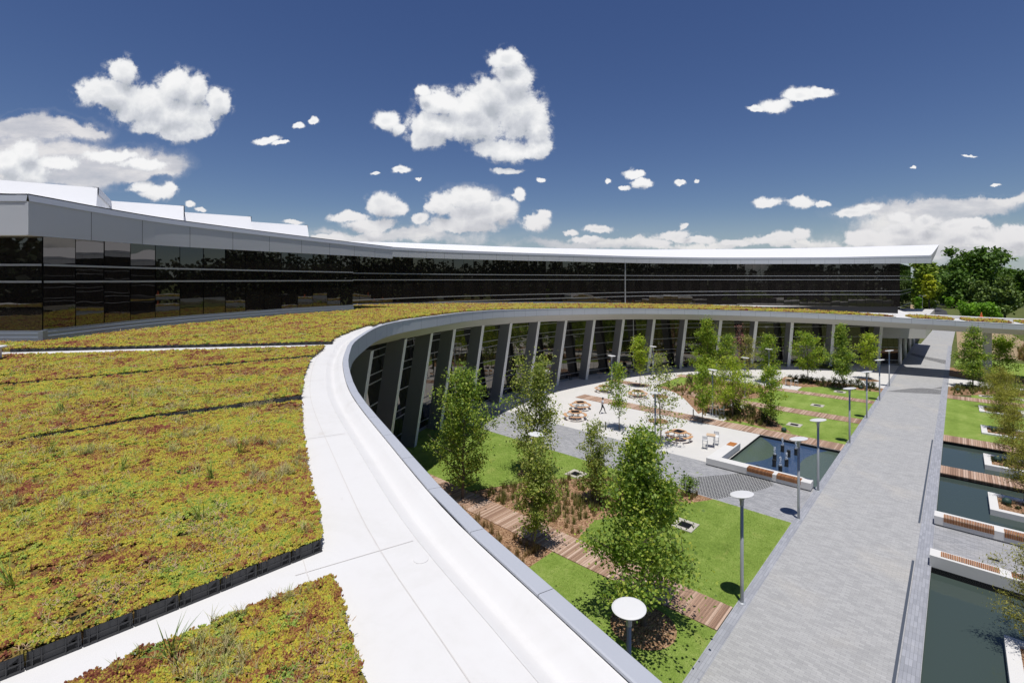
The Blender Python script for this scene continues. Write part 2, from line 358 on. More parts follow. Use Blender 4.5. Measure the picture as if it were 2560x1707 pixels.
def watermat(name, col, rough, ripple, rscale, blue=False):
    m, t, b = newmat(name); tc = t.n('ShaderNodeTexCoord'); P = tc.outputs['Object']
    n1 = t.noise(P, rscale, 3.0, .6, .4).outputs[0]
    c = C4(col)
    if blue:
        # a blue band between two curved edges, mixed into the base colour of the water
        sp = t.n('ShaderNodeSeparateXYZ'); t.set(sp, 0, P); x, y = sp.outputs[0], sp.outputs[1]
        def edge(x0, bow):   # x position of the curved edge as a function of y
            q = t.math('DIVIDE', t.math('SUBTRACT', y, 44.6), 4.0)
            return t.math('MULTIPLY_ADD', t.math('SUBTRACT', 1.0, t.math('MULTIPLY', q, q)), bow, x0)
        inn = t.math('MULTIPLY', t.sstep(t.math('SUBTRACT', x, edge(-13.2, 1.75)), 0.0, .12), t.math('SUBTRACT', 1.0, t.sstep(t.math('SUBTRACT', x, edge(-8.5, -.9)), 0.0, .12)))
        c = t.mix(inn, C4(col), (.036,.068,.140,1))
        sparkle = t.sstep(t.noise(P, 9.0, 4.0, .7, .8).outputs[0], .50, .80)
        c = t.mix(t.math('MULTIPLY', sparkle, .35), c, (.20,.27,.27,1))
    t.set(b, 'Base Color', c); t.set(b, 'Roughness', rough); t.set(b, 'Specular IOR Level', .5); t.set(b, 'IOR', 1.33)
    bn = t.n('ShaderNodeBump', ins={'Strength': ripple, 'Distance': .03, 'Height': n1}); t.set(b, 'Normal', bn.outputs[0])
    return m
M['pond'] = watermat('still pond water', (.050,.070,.062), .06, .16, 2.2)
M['pool'] = watermat('rippling pool water', (.075,.105,.085), .06, .35, 5.0, True)
M['black'] = plain('black shade and backing', (.012,.012,.014), .6)  # pond walls: shade under the deck edges put into the colour; elsewhere plain backing
M['steel'] = plain('grey painted steel', (.40,.42,.45), .45, .3, var=.03)
M['lampwhite'] = plain('white lamp disc', (.70,.70,.70), .4, var=.02)
M['white'] = plain('white paint', (.78,.78,.78), .5, var=.02)
M['darkmetal'] = plain('black metal', (.02,.02,.022), .4, .5)
M['wood_table'] = plain('honey timber', (.58,.34,.18), .5, var=.15, scale=6)
M['wood_pale'] = plain('pale timber', (.62,.46,.32), .5, var=.12, scale=6)
M['galv'] = plain('galvanised tube', (.42,.45,.48), .35, .7, var=.05)
M['trunk'] = plain('grey bark', (.16,.125,.095), .9, var=.3, scale=9, bump=.5, bscale=30)
M['trunk_pale'] = plain('pale bark', (.27,.22,.18), .9, var=.35, scale=9, bump=.4, bscale=30)
M['trunk_dark'] = plain('dark bark', (.05,.04,.032), .95, var=.3, scale=4)
M['greenball'] = plain('dark green enamel', (.020,.055,.042), .6, var=.1)
# ------------------------------------------------------------------ setting: ground, paving, lawns, water (local x = v, local y = u)
RZ = -ANG
def sheet(name, poly, z, mat, kind='structure'):
    mb = MB(); P = [(v, u, z) for u, v in poly]
    a = sum(P[i][0]*P[(i+1)%len(P)][1]-P[(i+1)%len(P)][0]*P[i][1] for i in range(len(P)))
    mb.poly(P if a > 0 else P[::-1])
    return mb.build(name, mat, kind=kind, rz=RZ)
def rect(u0, u1, v0, v1): return [(u0,v0),(u1,v0),(u1,v1),(u0,v1)]
HOLES = [(38.9, 48.95, -13.6, -7.25), (38.75, 58.4, -1.02, 30.0), (2.0, 32.35, -1.02, 30.0)]
def ground():
    us = sorted({-900.0, 1600.0, *[h[0] for h in HOLES], *[h[1] for h in HOLES]})
    vs = sorted({-1100.0, 1200.0, *[h[2] for h in HOLES], *[h[3] for h in HOLES]})
    mb = MB()
    for a, b in zip(us, us[1:]):
        for c, d in zip(vs, vs[1:]):
            if any(h[0] <= a and b <= h[1] and h[2] <= c and d <= h[3] for h in HOLES): continue
            mb.add([(c,a,-.02),(d,a,-.02),(d,b,-.02),(c,b,-.02)], [(0,1,2,3)])
    mb.build('ground', M['ground'], kind='structure', rz=RZ)
    bw = MB()
    for u0, u1, v0, v1 in HOLES:
        zb = -.7
        for (a, b) in (((v0,u0),(v1,u0)), ((v1,u0),(v1,u1)), ((v1,u1),(v0,u1)), ((v0,u1),(v0,u0))):
            bw.add([(*a,zb),(*b,zb),(*b,-.005),(*a,-.005)], [(0,1,2,3)])
    bw.build('pond_wall', M['black'], kind='structure', rz=RZ)
ground()
sheet('water', rect(38.9, 48.95, -13.6, -7.25), -.22, M['pool'])
sheet('water', rect(38.75, 58.4, -1.02, 30), -.26, M['pond'])
sheet('water', rect(2, 32.35, -1.02, 30), -.30, M['pond'])
# promenade, cross paths, plaza
sheet('pavement', rect(38.7, 92, -46, -13.6), .006, M['concrete'])
sheet('pavement', rect(48.95, 104, -13.6, -7.3), .0062, M['concrete'])
sheet('pavement', [(88.2,-1.0),(98,-1.0),(93.5,5.5),(90,14),(86.5,14)], .006, M['concrete'])
sheet('path', [(32.62,-60),(38.7,-60),(38.7,-13.6),(38.9,-13.6),(38.9,-7.3),(32.5,-7.3)], .010, M['paver_path'])
sheet('path', rect(32.35, 38.75, -1.02, 40), .010, M['paver_path'])
sheet('promenade', rect(2, 143, -7.3, -1.0), .012, M['paver'])
sheet('promenade', [(143,-6.2),(185,-5.4),(185,-.6),(143,-1.0)], .0122, M['paver'])
sheet('promenade_border', rect(2, 143, -1.62, -1.01), .017, M['border'])
sheet('promenade_border', rect(2, 143, -7.3, -6.85), .0172, M['border'])
sheet('drain_slot', rect(2, 32.4, -1.76, -1.66), .018, M['drain'])
sheet('drain_slot', rect(37.6, 58, -1.76, -1.66), .018, M['drain'])
def wave(name, f0, f1, v0, v1, z, n=30, mat='cobble'):
    A = [(f0(v0+(v1-v0)*i/n), v0+(v1-v0)*i/n) for i in range(n+1)]; B = [(f1(v0+(v1-v0)*i/n), v0+(v1-v0)*i/n) for i in range(n+1)]
    mb = MB(); mb.add([(v,u,z) for u, v in A]+[(v,u,z) for u, v in B], [(i, i+1, n+1+i+1, n+1+i) for i in range(n)])
    return mb.build(name, M[mat], kind='structure', rz=RZ)
sheet('cobble_band', [(32.66,-14.4),(34.2,-14.75),(35.6,-13.9),(37.2,-12.7),(38.3,-12.0),(38.66,-11.6),(38.66,-10.2),(37.6,-9.55),(36.4,-9.9),(35.0,-10.5),(33.7,-11.2),(32.66,-11.7)], .0145, M['cobble'])
sheet('cobble_band', [(78.9,-6.86),(81.6,-1.62),(84.8,-1.62),(85.0,-2.6),(84.8,-3.45),(83.7,-4.4),(82.3,-5.2),(80.5,-6.1),(79.0,-6.84)], .0195, M['cobble'])
sheet('cobble_band', [(85.2,-2.5),(85.7,-1.62),(87.6,-1.62)], .0196, M['cobble'])
sheet('cobble_band', [(124,-6.84),(119.1,-4.0),(116.8,-1.62),(111.3,-1.62),(115.3,-4.2),(120.5,-6.84)], .0197, M['cobble'])
# planting ground
sheet('mulch_bed', [(22.3,-24.5),(27.0,-22.4),(29.0,-20.5),(32.55,-17.5),(32.6,-11.7),(30.1,-13.2),(27.5,-14.5),(24.8,-16.0),(22.3,-15.4)], .008, M['mulch'])
sheet('mulch_bed', [(15,-34),(20.4,-34),(20.4,-15.9),(19.0,-15.9),(15,-14.5)], .008, M['mulch'])
sheet('lawn', rect(2, 20.4, -15.9, -7.3), .009, M['lawn'])
sheet('lawn', rect(15, 32.6, -60, -24.6), .004, M['lawn'])
sheet('lawn', [(22.3,-24.7),(32.6,-24.7),(32.6,-17.4),(29.1,-20.4),(27.1,-22.3)], .0085, M['lawn'])
sheet('lawn', [(22.3,-15.6),(24.8,-16.1),(27.5,-14.6),(30.1,-13.3),(32.6,-11.8),(32.55,-7.3),(22.3,-7.3)], .009, M['lawn'])
arc = [(50.95,-19.9),(53,-21.3),(55.1,-22.8),(57.6,-24.6),(59.7,-26.6),(61.7,-30.3)]
sheet('mulch_bed', arc+[(63.0,-30.4),(71,-30.6),(71.3,-28.5),(71.7,-22),(71.7,-7.3),(50.95,-7.3)], .011, M['mulch'])
sheet('mulch_bed', rect(71.7, 80.9, -19, -7.3), .011, M['mulch'])
sheet('lawn', [(61.8,-30.2),(70.8,-30.4),(71.2,-28.6),(66.0,-27.0),(62.8,-28.6)], .015, M['lawn'])
sheet('lawn', [(51,-18.4),(52.2,-16.2),(51.3,-13.4),(51.4,-11.5),(54.8,-13.9),(59.3,-17.0),(59.3,-7.3),(51,-7.3)], .015, M['lawn'])
sheet('lawn', [(61.5,-19.5),(64.6,-17.6),(69.9,-18.2),(69.9,-7.3),(61.5,-7.3)], .015, M['lawn'])
sheet('lawn', [(71.7,-15.5),(74.4,-15.4),(76.6,-13.5),(77.4,-10),(77.9,-7.3),(71.7,-7.3)], .015, M['lawn'])
for a in (rect(51.1,52.9,-20.6,-17.7), rect(57.6,59.3,-19.5,-17.6), rect(71.75,74.5,-18.0,-15.5)): sheet('pavement', a, .0165, M['concrete'])
sheet('lawn', rect(60.55, 79.4, -1.0, 26), .004, M['lawn'])
sheet('lawn', rect(81.8, 87.4, 1.2, 26), .009, M['lawn'])
sheet('mulch_bed', [(81.8,-.98),(84,1.6),(86.2,3.6),(87.0,14),(88.6,14),(91,5.2),(90.2,1.0),(88.2,-.95)], .010, M['mulch'])
sheet('mulch_bed', [(98.2,-1.0),(108,-1.0),(104,4),(100,14),(94.5,14),(96,5.5)], .010, M['mulch'])
sheet('lawn', [(104,2.5),(111,-.6),(122,0),(116,40),(92,40),(99,14)], .008, M['lawn'])
sheet('bare_soil', [(122,0),(185,-.4),(190,10),(150,12),(126,9)], .006, M['soil'])
sheet('bare_soil', [(143,-7.4),(185,-6),(196,-16),(160,-30),(143,-16)], .006, M['soil'])
sheet('bare_soil', [(124,12),(150,13),(140,40),(116,44)], .006, M['soil'])
sheet('road', [(188,-8.4),(240,-8.2),(300,-9.5),(352,-16),(372,-19),(374,-12),(352,-9.5),(300,-4.0),(240,-2.4),(188,-1.8)], .02, M['asphalt'])
sheet('road', [(366,-60),(374,-58),(378,60),(370,60)], .015, M['asphalt'])
sheet('bare_soil', [(196,-8.4),(200,-8.4),(200,-1.8),(196,-1.8)], .03, M['soil'])
sheet('bare_soil', [(184,-9.5),(360,-18),(366,-24),(184,-12)], .012, M['soil'])
sheet('meadow', [(205,26),(238,20),(250,90),(190,110)], .01, M['meadow'])
for c in ((18.6,-9.7,1.35), (27.6,-23.4,1.1), (46.6,-22.6,1.0), (52.4,-19.0,.0), (50.2,-18.9,1.0), (56.6,-27.2,1.0), (86.2,-9.5,1.2)):
    if c[2]: sheet('mulch_ring', [(c[0]+c[2]*math.sin(k/24*2*math.pi), c[1]+c[2]*math.cos(k/24*2*math.pi)) for k in range(24)], .019, M['mulch'])
# timber boardwalks: real boards on bearers
def boardwalk(u0, u1, v0, v1, z=.05, th=.05, over=False):
    mb = MB(); n = int((v1-v0)/.14)
    rng = random.Random(int(u0*10)+int(v0))
    for i in range(n):
        a = v0+i*.14; j = rng.uniform(-.012, .012)
        mb.box(a+.004, a+.135, u0+j, u1+j, z-th+rng.uniform(-.002,.002), z+rng.uniform(-.002,.003))
    if over: mb.box(v0, v1, u0+.25, u0+.4, z-.3, z-th-.002); mb.box(v0, v1, u1-.4, u1-.25, z-.3, z-th-.002)
    return mb.build('boardwalk', M['deck'], kind='structure', rz=RZ)
boardwalk(20.4, 22.3, -30, -7.3); boardwalk(49.0, 51.0, -34.6, -7.3); boardwalk(59.3, 61.4, -26.2, -7.3)
boardwalk(59.9, 61.7, -37.2, -30.8); boardwalk(69.9, 71.7, -31.2, -7.3)
boardwalk(79.4, 81.75, -1.0, 26); boardwalk(58.25, 60.5, -1.0, 26, .05, .06); boardwalk(48.45, 50.4, -1.0, 26, .05, .06, True)
# ------------------------------------------------------------------ the curved office building
CX, CY = 25.0, 30.0
TH = [-180,8,20,34.7,46.8,58.7,75.2,93.8,112,128.6,140,180]; ZZ = [11.7,11.75,11.65,11.38,11.07,10.79,10.4,9.87,9.3,8.72,8.4,7.9]
def theta(X, Y): return np.degrees(np.arctan2(np.asarray(Y)-CY, CX-np.asarray(X)))
def zr(X, Y): return np.interp(theta(X, Y), TH, ZZ)
EDGE = [(12.0,-9.0),(6.5,-3.2),(3.0,.6),(1.1,3.32),(.39,4.41),(-.56,5.84),(-1.42,7.41),(-2.2,8.88),(-3.01,10.4),(-3.94,12.27),(-4.83,14.43),(-5.81,17.09),(-6.5,19.47),(-7.05,21.4),(-7.5,24.2),(-7.75,28.0),(-7.3,31.6),
 (-6.2,34.7),(-5.0,38.6),(-2.1,48.0),(1.7,54.9),(6.4,61.0),(15,67.9),(20.5,71.3),(27.9,74.1),(36,75.7),(43.6,76),(51,75.2),(56,73.7),(60.5,71.4),(66.3,67.8),(76,61.9),(100.6,47.2)]
def smooth_curve(pts, n=12, sig=4):
    c = catmull(pts, n); k = np.exp(-.5*(np.arange(-3*sig,3*sig+1)/sig)**2); k /= k.sum()
    p = np.pad(c, ((3*sig,3*sig),(0,0)), mode='edge')
    s = np.stack([np.convolve(p[:,i], k, 'valid') for i in range(2)], 1); s[0] = c[0]; s[-1] = c[-1]; return s
_sc = lambda p: (p[0]*.96, p[1]*.96) if p[1] < 25 else p
edge = smooth_curve([_sc(p) for p in EDGE])
# resample evenly
def resample(c, step):
    L = np.r_[0, np.cumsum(np.linalg.norm(np.diff(c, axis=0), axis=1))]; n = max(2, int(L[-1]/step)); t = np.linspace(0, L[-1], n)
    return np.stack([np.interp(t, L, c[:,i]) for i in range(c.shape[1])], 1)
edge = resample(edge, .5)
def normals(c, flip=1):
    t = np.gradient(c, axis=0); t /= np.linalg.norm(t, axis=1)[:,None]; return np.stack([-t[:,1], t[:,0]], 1)*flip
enrm = normals(edge)                                   # points away from the courtyard
ez = zr(edge[:,0], edge[:,1])
bld = thing('office_building', 'long curved office building with dark glass, grey fascia and planted roof on leaning columns', 'office building', (-10, 60, 0))
BL = Vector(bld.location)
def part(mb, name, mat, parent=bld, **kw):
    mb.v = [(x-BL.x, y-BL.y, z-BL.z) for x, y, z in mb.v]
    return mb.build(name, mat, parent, **kw)
def strip(mb, rows, mi=0, close=False):
    """rows: list of (n,3) arrays with the same n, skinned one to the next"""
    n = len(rows[0]); 
    for r in rows: assert len(r) == n
    vs = np.concatenate(rows); fs = []
    for j in range(len(rows)-1):
        fs += [(j*n+i, j*n+i+1, (j+1)*n+i+1, (j+1)*n+i) for i in range(n-1)]
    mb.add(vs, fs, mi)
def off(d, dz, c=edge, nr=enrm, z=None):
    p = c+nr*d; zz = (ez if z is None else z)+dz
    return np.column_stack([p, zz])
M['fascia'] = plain('grey composite panel', (.60,.62,.66), .5, .1, var=.03, scale=.7)
M['soffit'] = plain('pale soffit panel', (.60,.59,.57), .6, var=.03)
M['coping'] = plain('aluminium coping', (.56,.58,.62), .45, .3, var=.03)
M['column_face'] = plain('bounce-lit column panel', (.78,.78,.77), .55, .1, var=.04)  # bounce light from the plaza is put into this pale colour
M['column_side'] = plain('shaded column panel', (.27,.273,.28), .5, .2, var=.05)  # darker copy: the shade on the column sides is put into the colour
M['plinth'] = plain('blue grey flashing', (.27,.31,.37), .45, .35, var=.06)
M['mullion'] = plain('anodised transom', (.40,.41,.42), .45, .4, var=.03)
def membrane():
    m, t, b = newmat('white roof membrane'); P = t.n('ShaderNodeTexCoord').outputs['Object']
    n = t.noise(P, .9, 5.0, .6, 1.2).outputs[0]; n2 = t.noise(P, 14.0, 3.0, .6).outputs[0]
    c = t.ramp(t.math('MULTIPLY_ADD', n2, .2, n), [(.30,(.58,.55,.51)),(.42,(.66,.65,.63)),(.55,(.685,.675,.66)),(.8,(.70,.693,.68))])
    sc_ = t.sstep(t.noise(t.vm('MULTIPLY', P, (1, .3, 1)), 5.0, 6.0, .75, 2.0).outputs[0], .60, .78); pat = t.sstep(t.noise(P, .6, 3.0, .6).outputs[0], .5, .65)
    c = t.mix(t.math('MULTIPLY', t.math('MULTIPLY', sc_, pat), .35), c, (.52,.48,.43,1))
    t.set(b, 'Base Color', c); t.set(b, 'Roughness', .6); t.set(b, 'Specular IOR Level', .3)
    t.set(b, 'Normal', t.n('ShaderNodeBump', ins={'Strength': .15, 'Distance': .02, 'Height': n}).outputs[0])
    return m
M['membrane'] = membrane()
M['roofwhite'] = plain('white roof sheet', (.80,.80,.81), .55, var=.03, scale=.25)
M['seam'] = plain('membrane seam', (.60,.575,.55), .7)
def glassmat(name, tint, refl, wob):
    m, t, b = newmat(name); P = t.n('ShaderNodeTexCoord').outputs['Object']
    g = t.n('ShaderNodeNewGeometry')
    f = t.math('MULTIPLY_ADD', g.outputs['Random Per Island'], .5, .75)
    t.set(b, 'Base Color', t.mix(1.0, C4(tint), t.n('ShaderNodeCombineXYZ', ins={0:f,1:f,2:f}).outputs[0], 'MULTIPLY'))
    t.set(b, 'Roughness', .012); t.set(b, 'IOR', refl); t.set(b, 'Specular IOR Level', .5)
    t.set(b, 'Specular Tint', (1.0,.95,.89,1))
    t.set(b, 'Normal', t.n('ShaderNodeBump', ins={'Strength': wob, 'Distance': .03, 'Height': t.noise(t.vm('MULTIPLY', P, (1,1,1.6)), .8, 1.5, .4).outputs[0]}).outputs[0])
    return m
M['glass_up'] = glassmat('smoked glass', (.016,.014,.013), 1.9, .05)
M['glass_low'] = glassmat('lobby glass', (.014,.014,.013), 2.1, .025)
i0 = int(np.argmin(np.linalg.norm(edge-np.array([66.3,67.8]), axis=1)))      # from here on the roof is a footbridge
# roof deck (lower roof), walkway upstand, coping, fascia, soffit
ds = [.655, 1.2, 2, 4, 8, 12, 17, 24]
rows = []
for d in ds:
    p = edge+enrm*d; rows.append(np.column_stack([p, zr(p[:,0], p[:,1])]))
n_main = int(np.argmin(np.linalg.norm(edge-np.array([61.6,70.7]), axis=1)))
ib0 = n_main-1
mb = MB(); strip(mb, [r[:n_main] for r in rows]); 
mb.add([(-60,-12,11.66),(-60,20.4,11.66),(-14,20.4,11.66),(-10.5,18,11.66),(-3.0,3,11.66),(-3.0,-12,11.66)], [(5,4,3,2,1,0)])
part(mb, 'roof_deck', M['membrane'], smooth=False)
mb = MB()
strip(mb, [off(.66, .004), off(.63, -.004), off(.52, -.070), off(.47, -.080), off(.41, -.065), off(.31, .015), off(.25, .03), off(.17, .032)])
part(mb, 'upstand', M['membrane'], smooth=True)
def panels(mb, c, nr, z, rows_, step, gap=.018, mi=0):
    """cladding in separate panels: rows_ is a list of (offset, dz) from the top edge down"""
    L = np.r_[0, np.cumsum(np.linalg.norm(np.diff(c, axis=0), axis=1))]
    n = int(L[-1]/step)
    for k in range(n):
        a, b = k*step+gap/2, (k+1)*step-gap/2
        ts = np.linspace(a, b, max(2, int(step/.8)+1))
        pc = np.stack([np.interp(ts, L, c[:,i]) for i in range(2)], 1); pn = np.stack([np.interp(ts, L, nr[:,i]) for i in range(2)], 1); pz = np.interp(ts, L, z)
        strip(mb, [np.column_stack([pc+pn*o, pz+dz]) for o, dz in rows_], mi)
mb = MB(); panels(mb, edge, enrm, ez, [(.165,.034),(.165,.058),(.15,.064),(.0,.056),(-.012,.045),(-.012,-.03)], 1.22, .006)
part(mb, 'coping', M['coping'])
mb = MB(); panels(mb, edge, enrm, ez, [(0,-.02),(0,-.74)], 2.44); part(mb, 'fascia', M['fascia'])
mb = MB(); strip(mb, [off(.012,.0), off(.012,-.74)]); part(mb, 'fascia_backing', M['black'])
mb = MB(); panels(mb, edge[:i0], enrm[:i0], ez[:i0], [(0,-.745),(.05,-.77),(2.3,-1.68)], 2.44); part(mb, 'soffit_band', M['soffit'])
mb = MB(); strip(mb, [off(2.3,-1.69)[:i0], off(4,-1.69)[:i0], off(9,-1.7)[:i0]]); strip(mb, [off(.02,-.76)[:i0], off(2.31,-1.69)[:i0]]); part(mb, 'soffit', M['soffit'])
# footbridge: sloping underside, back parapet
mb = MB(); bi = slice(ib0, len(edge))
strip(mb, [off(0,-.745)[bi], off(.05,-.78)[bi], off(1.6,-1.55)[bi], off(6.4,-1.55)[bi], off(8.0,-.6)[bi], off(8.0,.3)[bi], off(7.7,.3)[bi], off(7.7,.02)[bi], off(.6,.0)[bi]])
part(mb, 'footbridge', M['soffit'])
mb = MB(); strip(mb, [off(.62,.004)[bi], off(8.02,.008)[bi]]); strip(mb, [off(6.6,.012)[bi], off(6.62,.35)[bi], off(7.6,.36)[bi], off(8.03,.36)[bi], off(8.03,-.1)[bi]]); part(mb, 'bridge_deck', M['membrane'])
# sloped columns
COLB = [(-10.3,24.2),(-10.2,30.0),(-9.4,36.0),(-8.4,42.0),(-6.9,46.8),(-4.4,51.8),(-1.4,56.8),(2.2,61.7),(6.2,66.1),(10.8,70.0),(15.9,73.6),(21.5,76.5),(27.4,78.6),(33.6,79.8),(39.8,80.4),(46.0,80.4),(53.3,80.9),(61.1,80.7)]
colc = np.array(COLB); ct = np.gradient(colc, axis=0); ct /= np.linalg.norm(ct, axis=1)[:,None]; cout = np.stack([ct[:,1], -ct[:,0]], 1)   # towards the courtyard
for (bx, by), (tx, ty), (ox, oy) in zip(COLB, ct, cout):
    lean = 1.58 if bx < 40 else (1.05 if bx < 50 else .85)
    top = (bx+ox*lean, by+oy*lean); zt = float(zr(*top))-1.64
    hw, dp = .26, 1.35
    mb = MB(); P = []
    for (cx_, cy_), z in (((bx,by),0.0), (top,zt)):
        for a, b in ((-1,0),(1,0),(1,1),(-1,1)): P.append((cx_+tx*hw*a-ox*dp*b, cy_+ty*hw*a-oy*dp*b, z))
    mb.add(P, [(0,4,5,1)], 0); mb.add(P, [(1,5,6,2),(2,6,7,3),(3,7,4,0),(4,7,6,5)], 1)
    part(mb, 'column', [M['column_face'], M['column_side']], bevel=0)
# lower glass wall: one window a bay, four panes each, with transoms
gl = catmull([(p[0]-o[0]*1.62, p[1]-o[1]*1.62) for p, o in zip(colc, cout)]+[(65.4,81.9)], 4)
rng = random.Random(5)
for k in range(0, len(gl)-1, 4):
    mb = MB()
    for i in range(k, min(k+4, len(gl)-1)):
        a, b = gl[i], gl[i+1]; d = (b-a)/np.linalg.norm(b-a); nn = np.array([d[1], -d[0]])
        zt = float(zr(*(a+nn)))-1.68; j = rng.uniform(-.006,.006); j2 = rng.uniform(-.008,.008)
        a2, b2 = a+d*.012, b-d*.012
        mb.add([(*a2,.25),(*(b2+nn*j),.25),(*(b2+nn*(j+j2)),zt),(*(a2+nn*j2),zt)], [(0,1,2,3)])
    part(mb, 'window', M['glass_low'])
gln = normals(gl, -1); bk = gl-gln*.04
mb = MB(); strip(mb, [np.column_stack([bk, np.full(len(bk), z)]) for z in (.0, 9.9)]); part(mb, 'wall_backing', M['black'])
mb = MB(); strip(mb, [np.column_stack([gl+gln*.1, np.full(len(gl), z)]) for z in (0, .24)]+[np.column_stack([gl-gln*.03, np.full(len(gl), .24)])]); part(mb, 'sill', M['column_side'])
def band(name, c, nr, z, h, d, mat):
    mb = MB(); A = lambda o, zz: np.column_stack([c+nr*o, np.full(len(c), zz)])
    strip(mb, [A(-.02,z), A(d,z), A(d,z+h), A(-.02,z+h)]); return part(mb, name, mat)
for z in (.82, 2.4, 2.98, 4.75, 6.45, 7.12): band('transom', gl, gln, z, .075, .055, M['mullion'])
for z in (8.35, 8.95): band('transom', gl[:44], gln[:44], z, .075, .055, M['mullion'])
# end of the lower block beside the promenade: return glass, deep beam over it, round columns
e0, e1 = np.array([65.4,81.9]), np.array(W(140,-8.4)[:2])
mb = MB(); d = (e1-e0)/np.linalg.norm(e1-e0)
for i in range(14):
    a, b = e0+d*(i*2.0+.02), e0+d*(i*2.0+1.97); mb.add([(*a,.1),(*b,.1),(*b,4.7),(*a,4.7)], [(0,1,2,3)])
part(mb, 'window', M['glass_low'])
mb = MB(); mb.prism([(53.5,82.7),(61.1,82.6),(65.2,81.2),W(107.0,-4.0)[:2],W(140,-3.8)[:2],W(140,-22)[:2],(66,100)], 4.6, 8.0); part(mb, 'beam', M['soffit'])
for u in (105.5, 116, 128, 139.5):
    mb = MB(); x, y, _ = W(u, -7.35); mb.lathe([(.3,0),(.3,4.61)], (x,y,0), 20); part(mb, 'round_column', M['column_face'], smooth=True)
mb = MB(); mb.obox(W(102.2,3.2)[:2], (PX,PY), .62, .5, 0, 7.6); part(mb, 'pier', M['soffit'])
mb = MB(); mb.obox(W(101.2,19)[:2], (PX,PY), .62, .5, 0, 7.6); part(mb, 'pier', M['soffit'])
# upper storeys -----------------------------------------------------
UA = [(-45,20.55),(-20.06,20.67)]                                        # wall facing the camera
UB = catmull([(-20.06,20.67),(-19.75,26.5),(-18.1,32.0),(-16.1,37.2),(-13.94,42.34)], 8)   # left wing
UC = catmull([(-17.9,52.6),(-11.0,62.9),(0,72.5),(9.9,79.0),(18.7,85.0),(27,89.5),(40,94),(52,96.0),(64,97),(77.5,96.6)], 12)
UE = np.array([(77.5,96.6), (77.5+PX*30, 96.6+PY*30)])                   # end wall along the promenade
def upwall(c, ztop, zb, step, rngs, name='window', panes=1):
    c = np.array(c, float); L = np.r_[0, np.cumsum(np.linalg.norm(np.diff(c, axis=0), axis=1))]; n = max(1, round(L[-1]/step)); rg = random.Random(rngs)
    for k in range(n):
        mb = MB()
        for q in range(panes):
            ta, tb = (k+q/panes)*L[-1]/n+.024, (k+(q+1)/panes)*L[-1]/n-.024
            a, b = [np.array([np.interp(t, L, c[:,i]) for i in range(2)]) for t in (ta, tb)]
            d = (b-a)/np.linalg.norm(b-a); nn = np.array([d[1], -d[0]])
            t1, t2 = [float(np.interp(t, L, ztop)) for t in (ta, tb)]; b1, b2 = [float(np.interp(t, L, zb)) for t in (ta, tb)]
            j, j2 = rg.uniform(-.005,.005), rg.uniform(-.008,.008)
            zs = [0, .25, .55, 1.0]
            for z0, z1 in zip(zs, zs[1:]):
                A = lambda p, lo, hi, f: (*(p+nn*(j2*f+.012*math.sin(f*6+k))), lo+(hi-lo)*f)
                mb.add([A(a,b1,t1,z0),A(b+nn*j,b2,t2,z0),A(b+nn*j,b2,t2,z1),A(a,b1,t1,z1)], [(0,1,2,3)])
        part(mb, name, M['glass_up'])
def arclen(c):
    c = np.array(c, float); return np.r_[0, np.cumsum(np.linalg.norm(np.diff(c, axis=0), axis=1))]
LA, LB, LC, LE = arclen(UA), arclen(UB), arclen(UC), arclen(UE)
UA = np.array(UA)
zbB = zr(UB[:,0], UB[:,1])+.62; ztB = np.linspace(16.34, 16.6, len(UB))
s = LC/LC[-1]; zbC = np.interp(s, [0,.35,.7,.9,1], [11.95,10.95,9.4,8.75,8.2]); ztC = np.interp(s, [0,.3,.6,1], [17.2,17.4,17.5,17.7])
upwall(UA[::1], [16.34,16.34], [12.32,12.32], 2.6, 1); upwall(UB, ztB, zbB, 1.48, 2); upwall(UC, ztC, zbC, 3.3, 3, panes=2); upwall(UE, [17.7,17.7], [8.2,8.2], 6.0, 4, panes=4)
def backing(c, zt, zb):
    nr = normals(np.array(c, float), -1); mb = MB(); p = np.array(c)-nr*.06
    strip(mb, [np.column_stack([p, np.array(zb)*0+np.array(zb)]), np.column_stack([p, zt])]); part(mb, 'wall_backing', M['black'])
for c, zt, zb in ((UA,[16.3]*2,[11.6]*2), (UB,ztB,zbB-.6), (UC,ztC,zbC-1.5), (UE,[17.6]*2,[7]*2)): backing(c, np.array(zt), np.array(zb))
# return wall between the left wing and the far wing
ret = np.array([(-13.94,42.34),(-18.4,44.1),(-17.9,52.6)])
upwall(ret, [16.6]*3, [11.9]*3, 2.2, 6); backing(ret, np.array([16.6]*3), np.array([11.5]*3))
for c, zs in ((UA,(15.08,14.36)), (UB,(15.08,14.36)), (UC,(15.15,14.40,12.15,11.45)), (UE,(15.15,14.40,12.15,11.45,8.9))):
    for z in zs: band('transom', np.array(c), normals(np.array(c), -1), z, .085 if c is not UC else .10, .05, M['mullion'])
k = int(len(UC)*.62); band('transom', UC[k:], normals(UC, -1)[k:], 8.95, .09, .05, M['mullion'])
for c, nz in ((UA, None), (UB, zbB-.44), (UC, zbC-.55)):
    c = np.array(c); nr = normals(c, -1); z = np.full(len(c), 11.88) if nz is None else nz
    h = .42 if c is not UC else .5
    mb = MB(); strip(mb, [np.column_stack([c+nr*.16, z-.4]), np.column_stack([c+nr*.16, z+.16]), np.column_stack([c+nr*.10, z+.17]), np.column_stack([c+nr*.10, z+.33]), np.column_stack([c+nr*.05, z+.34]), np.column_stack([c+nr*.05, z+.44]), np.column_stack([c-nr*.02, z+.44])])
    part(mb, 'plinth', M['plinth'])
mb = MB(); mb.box(-20.10,-19.895,20.505,20.72,11.5,12.33); part(mb, 'corner_flashing', M['plinth'])
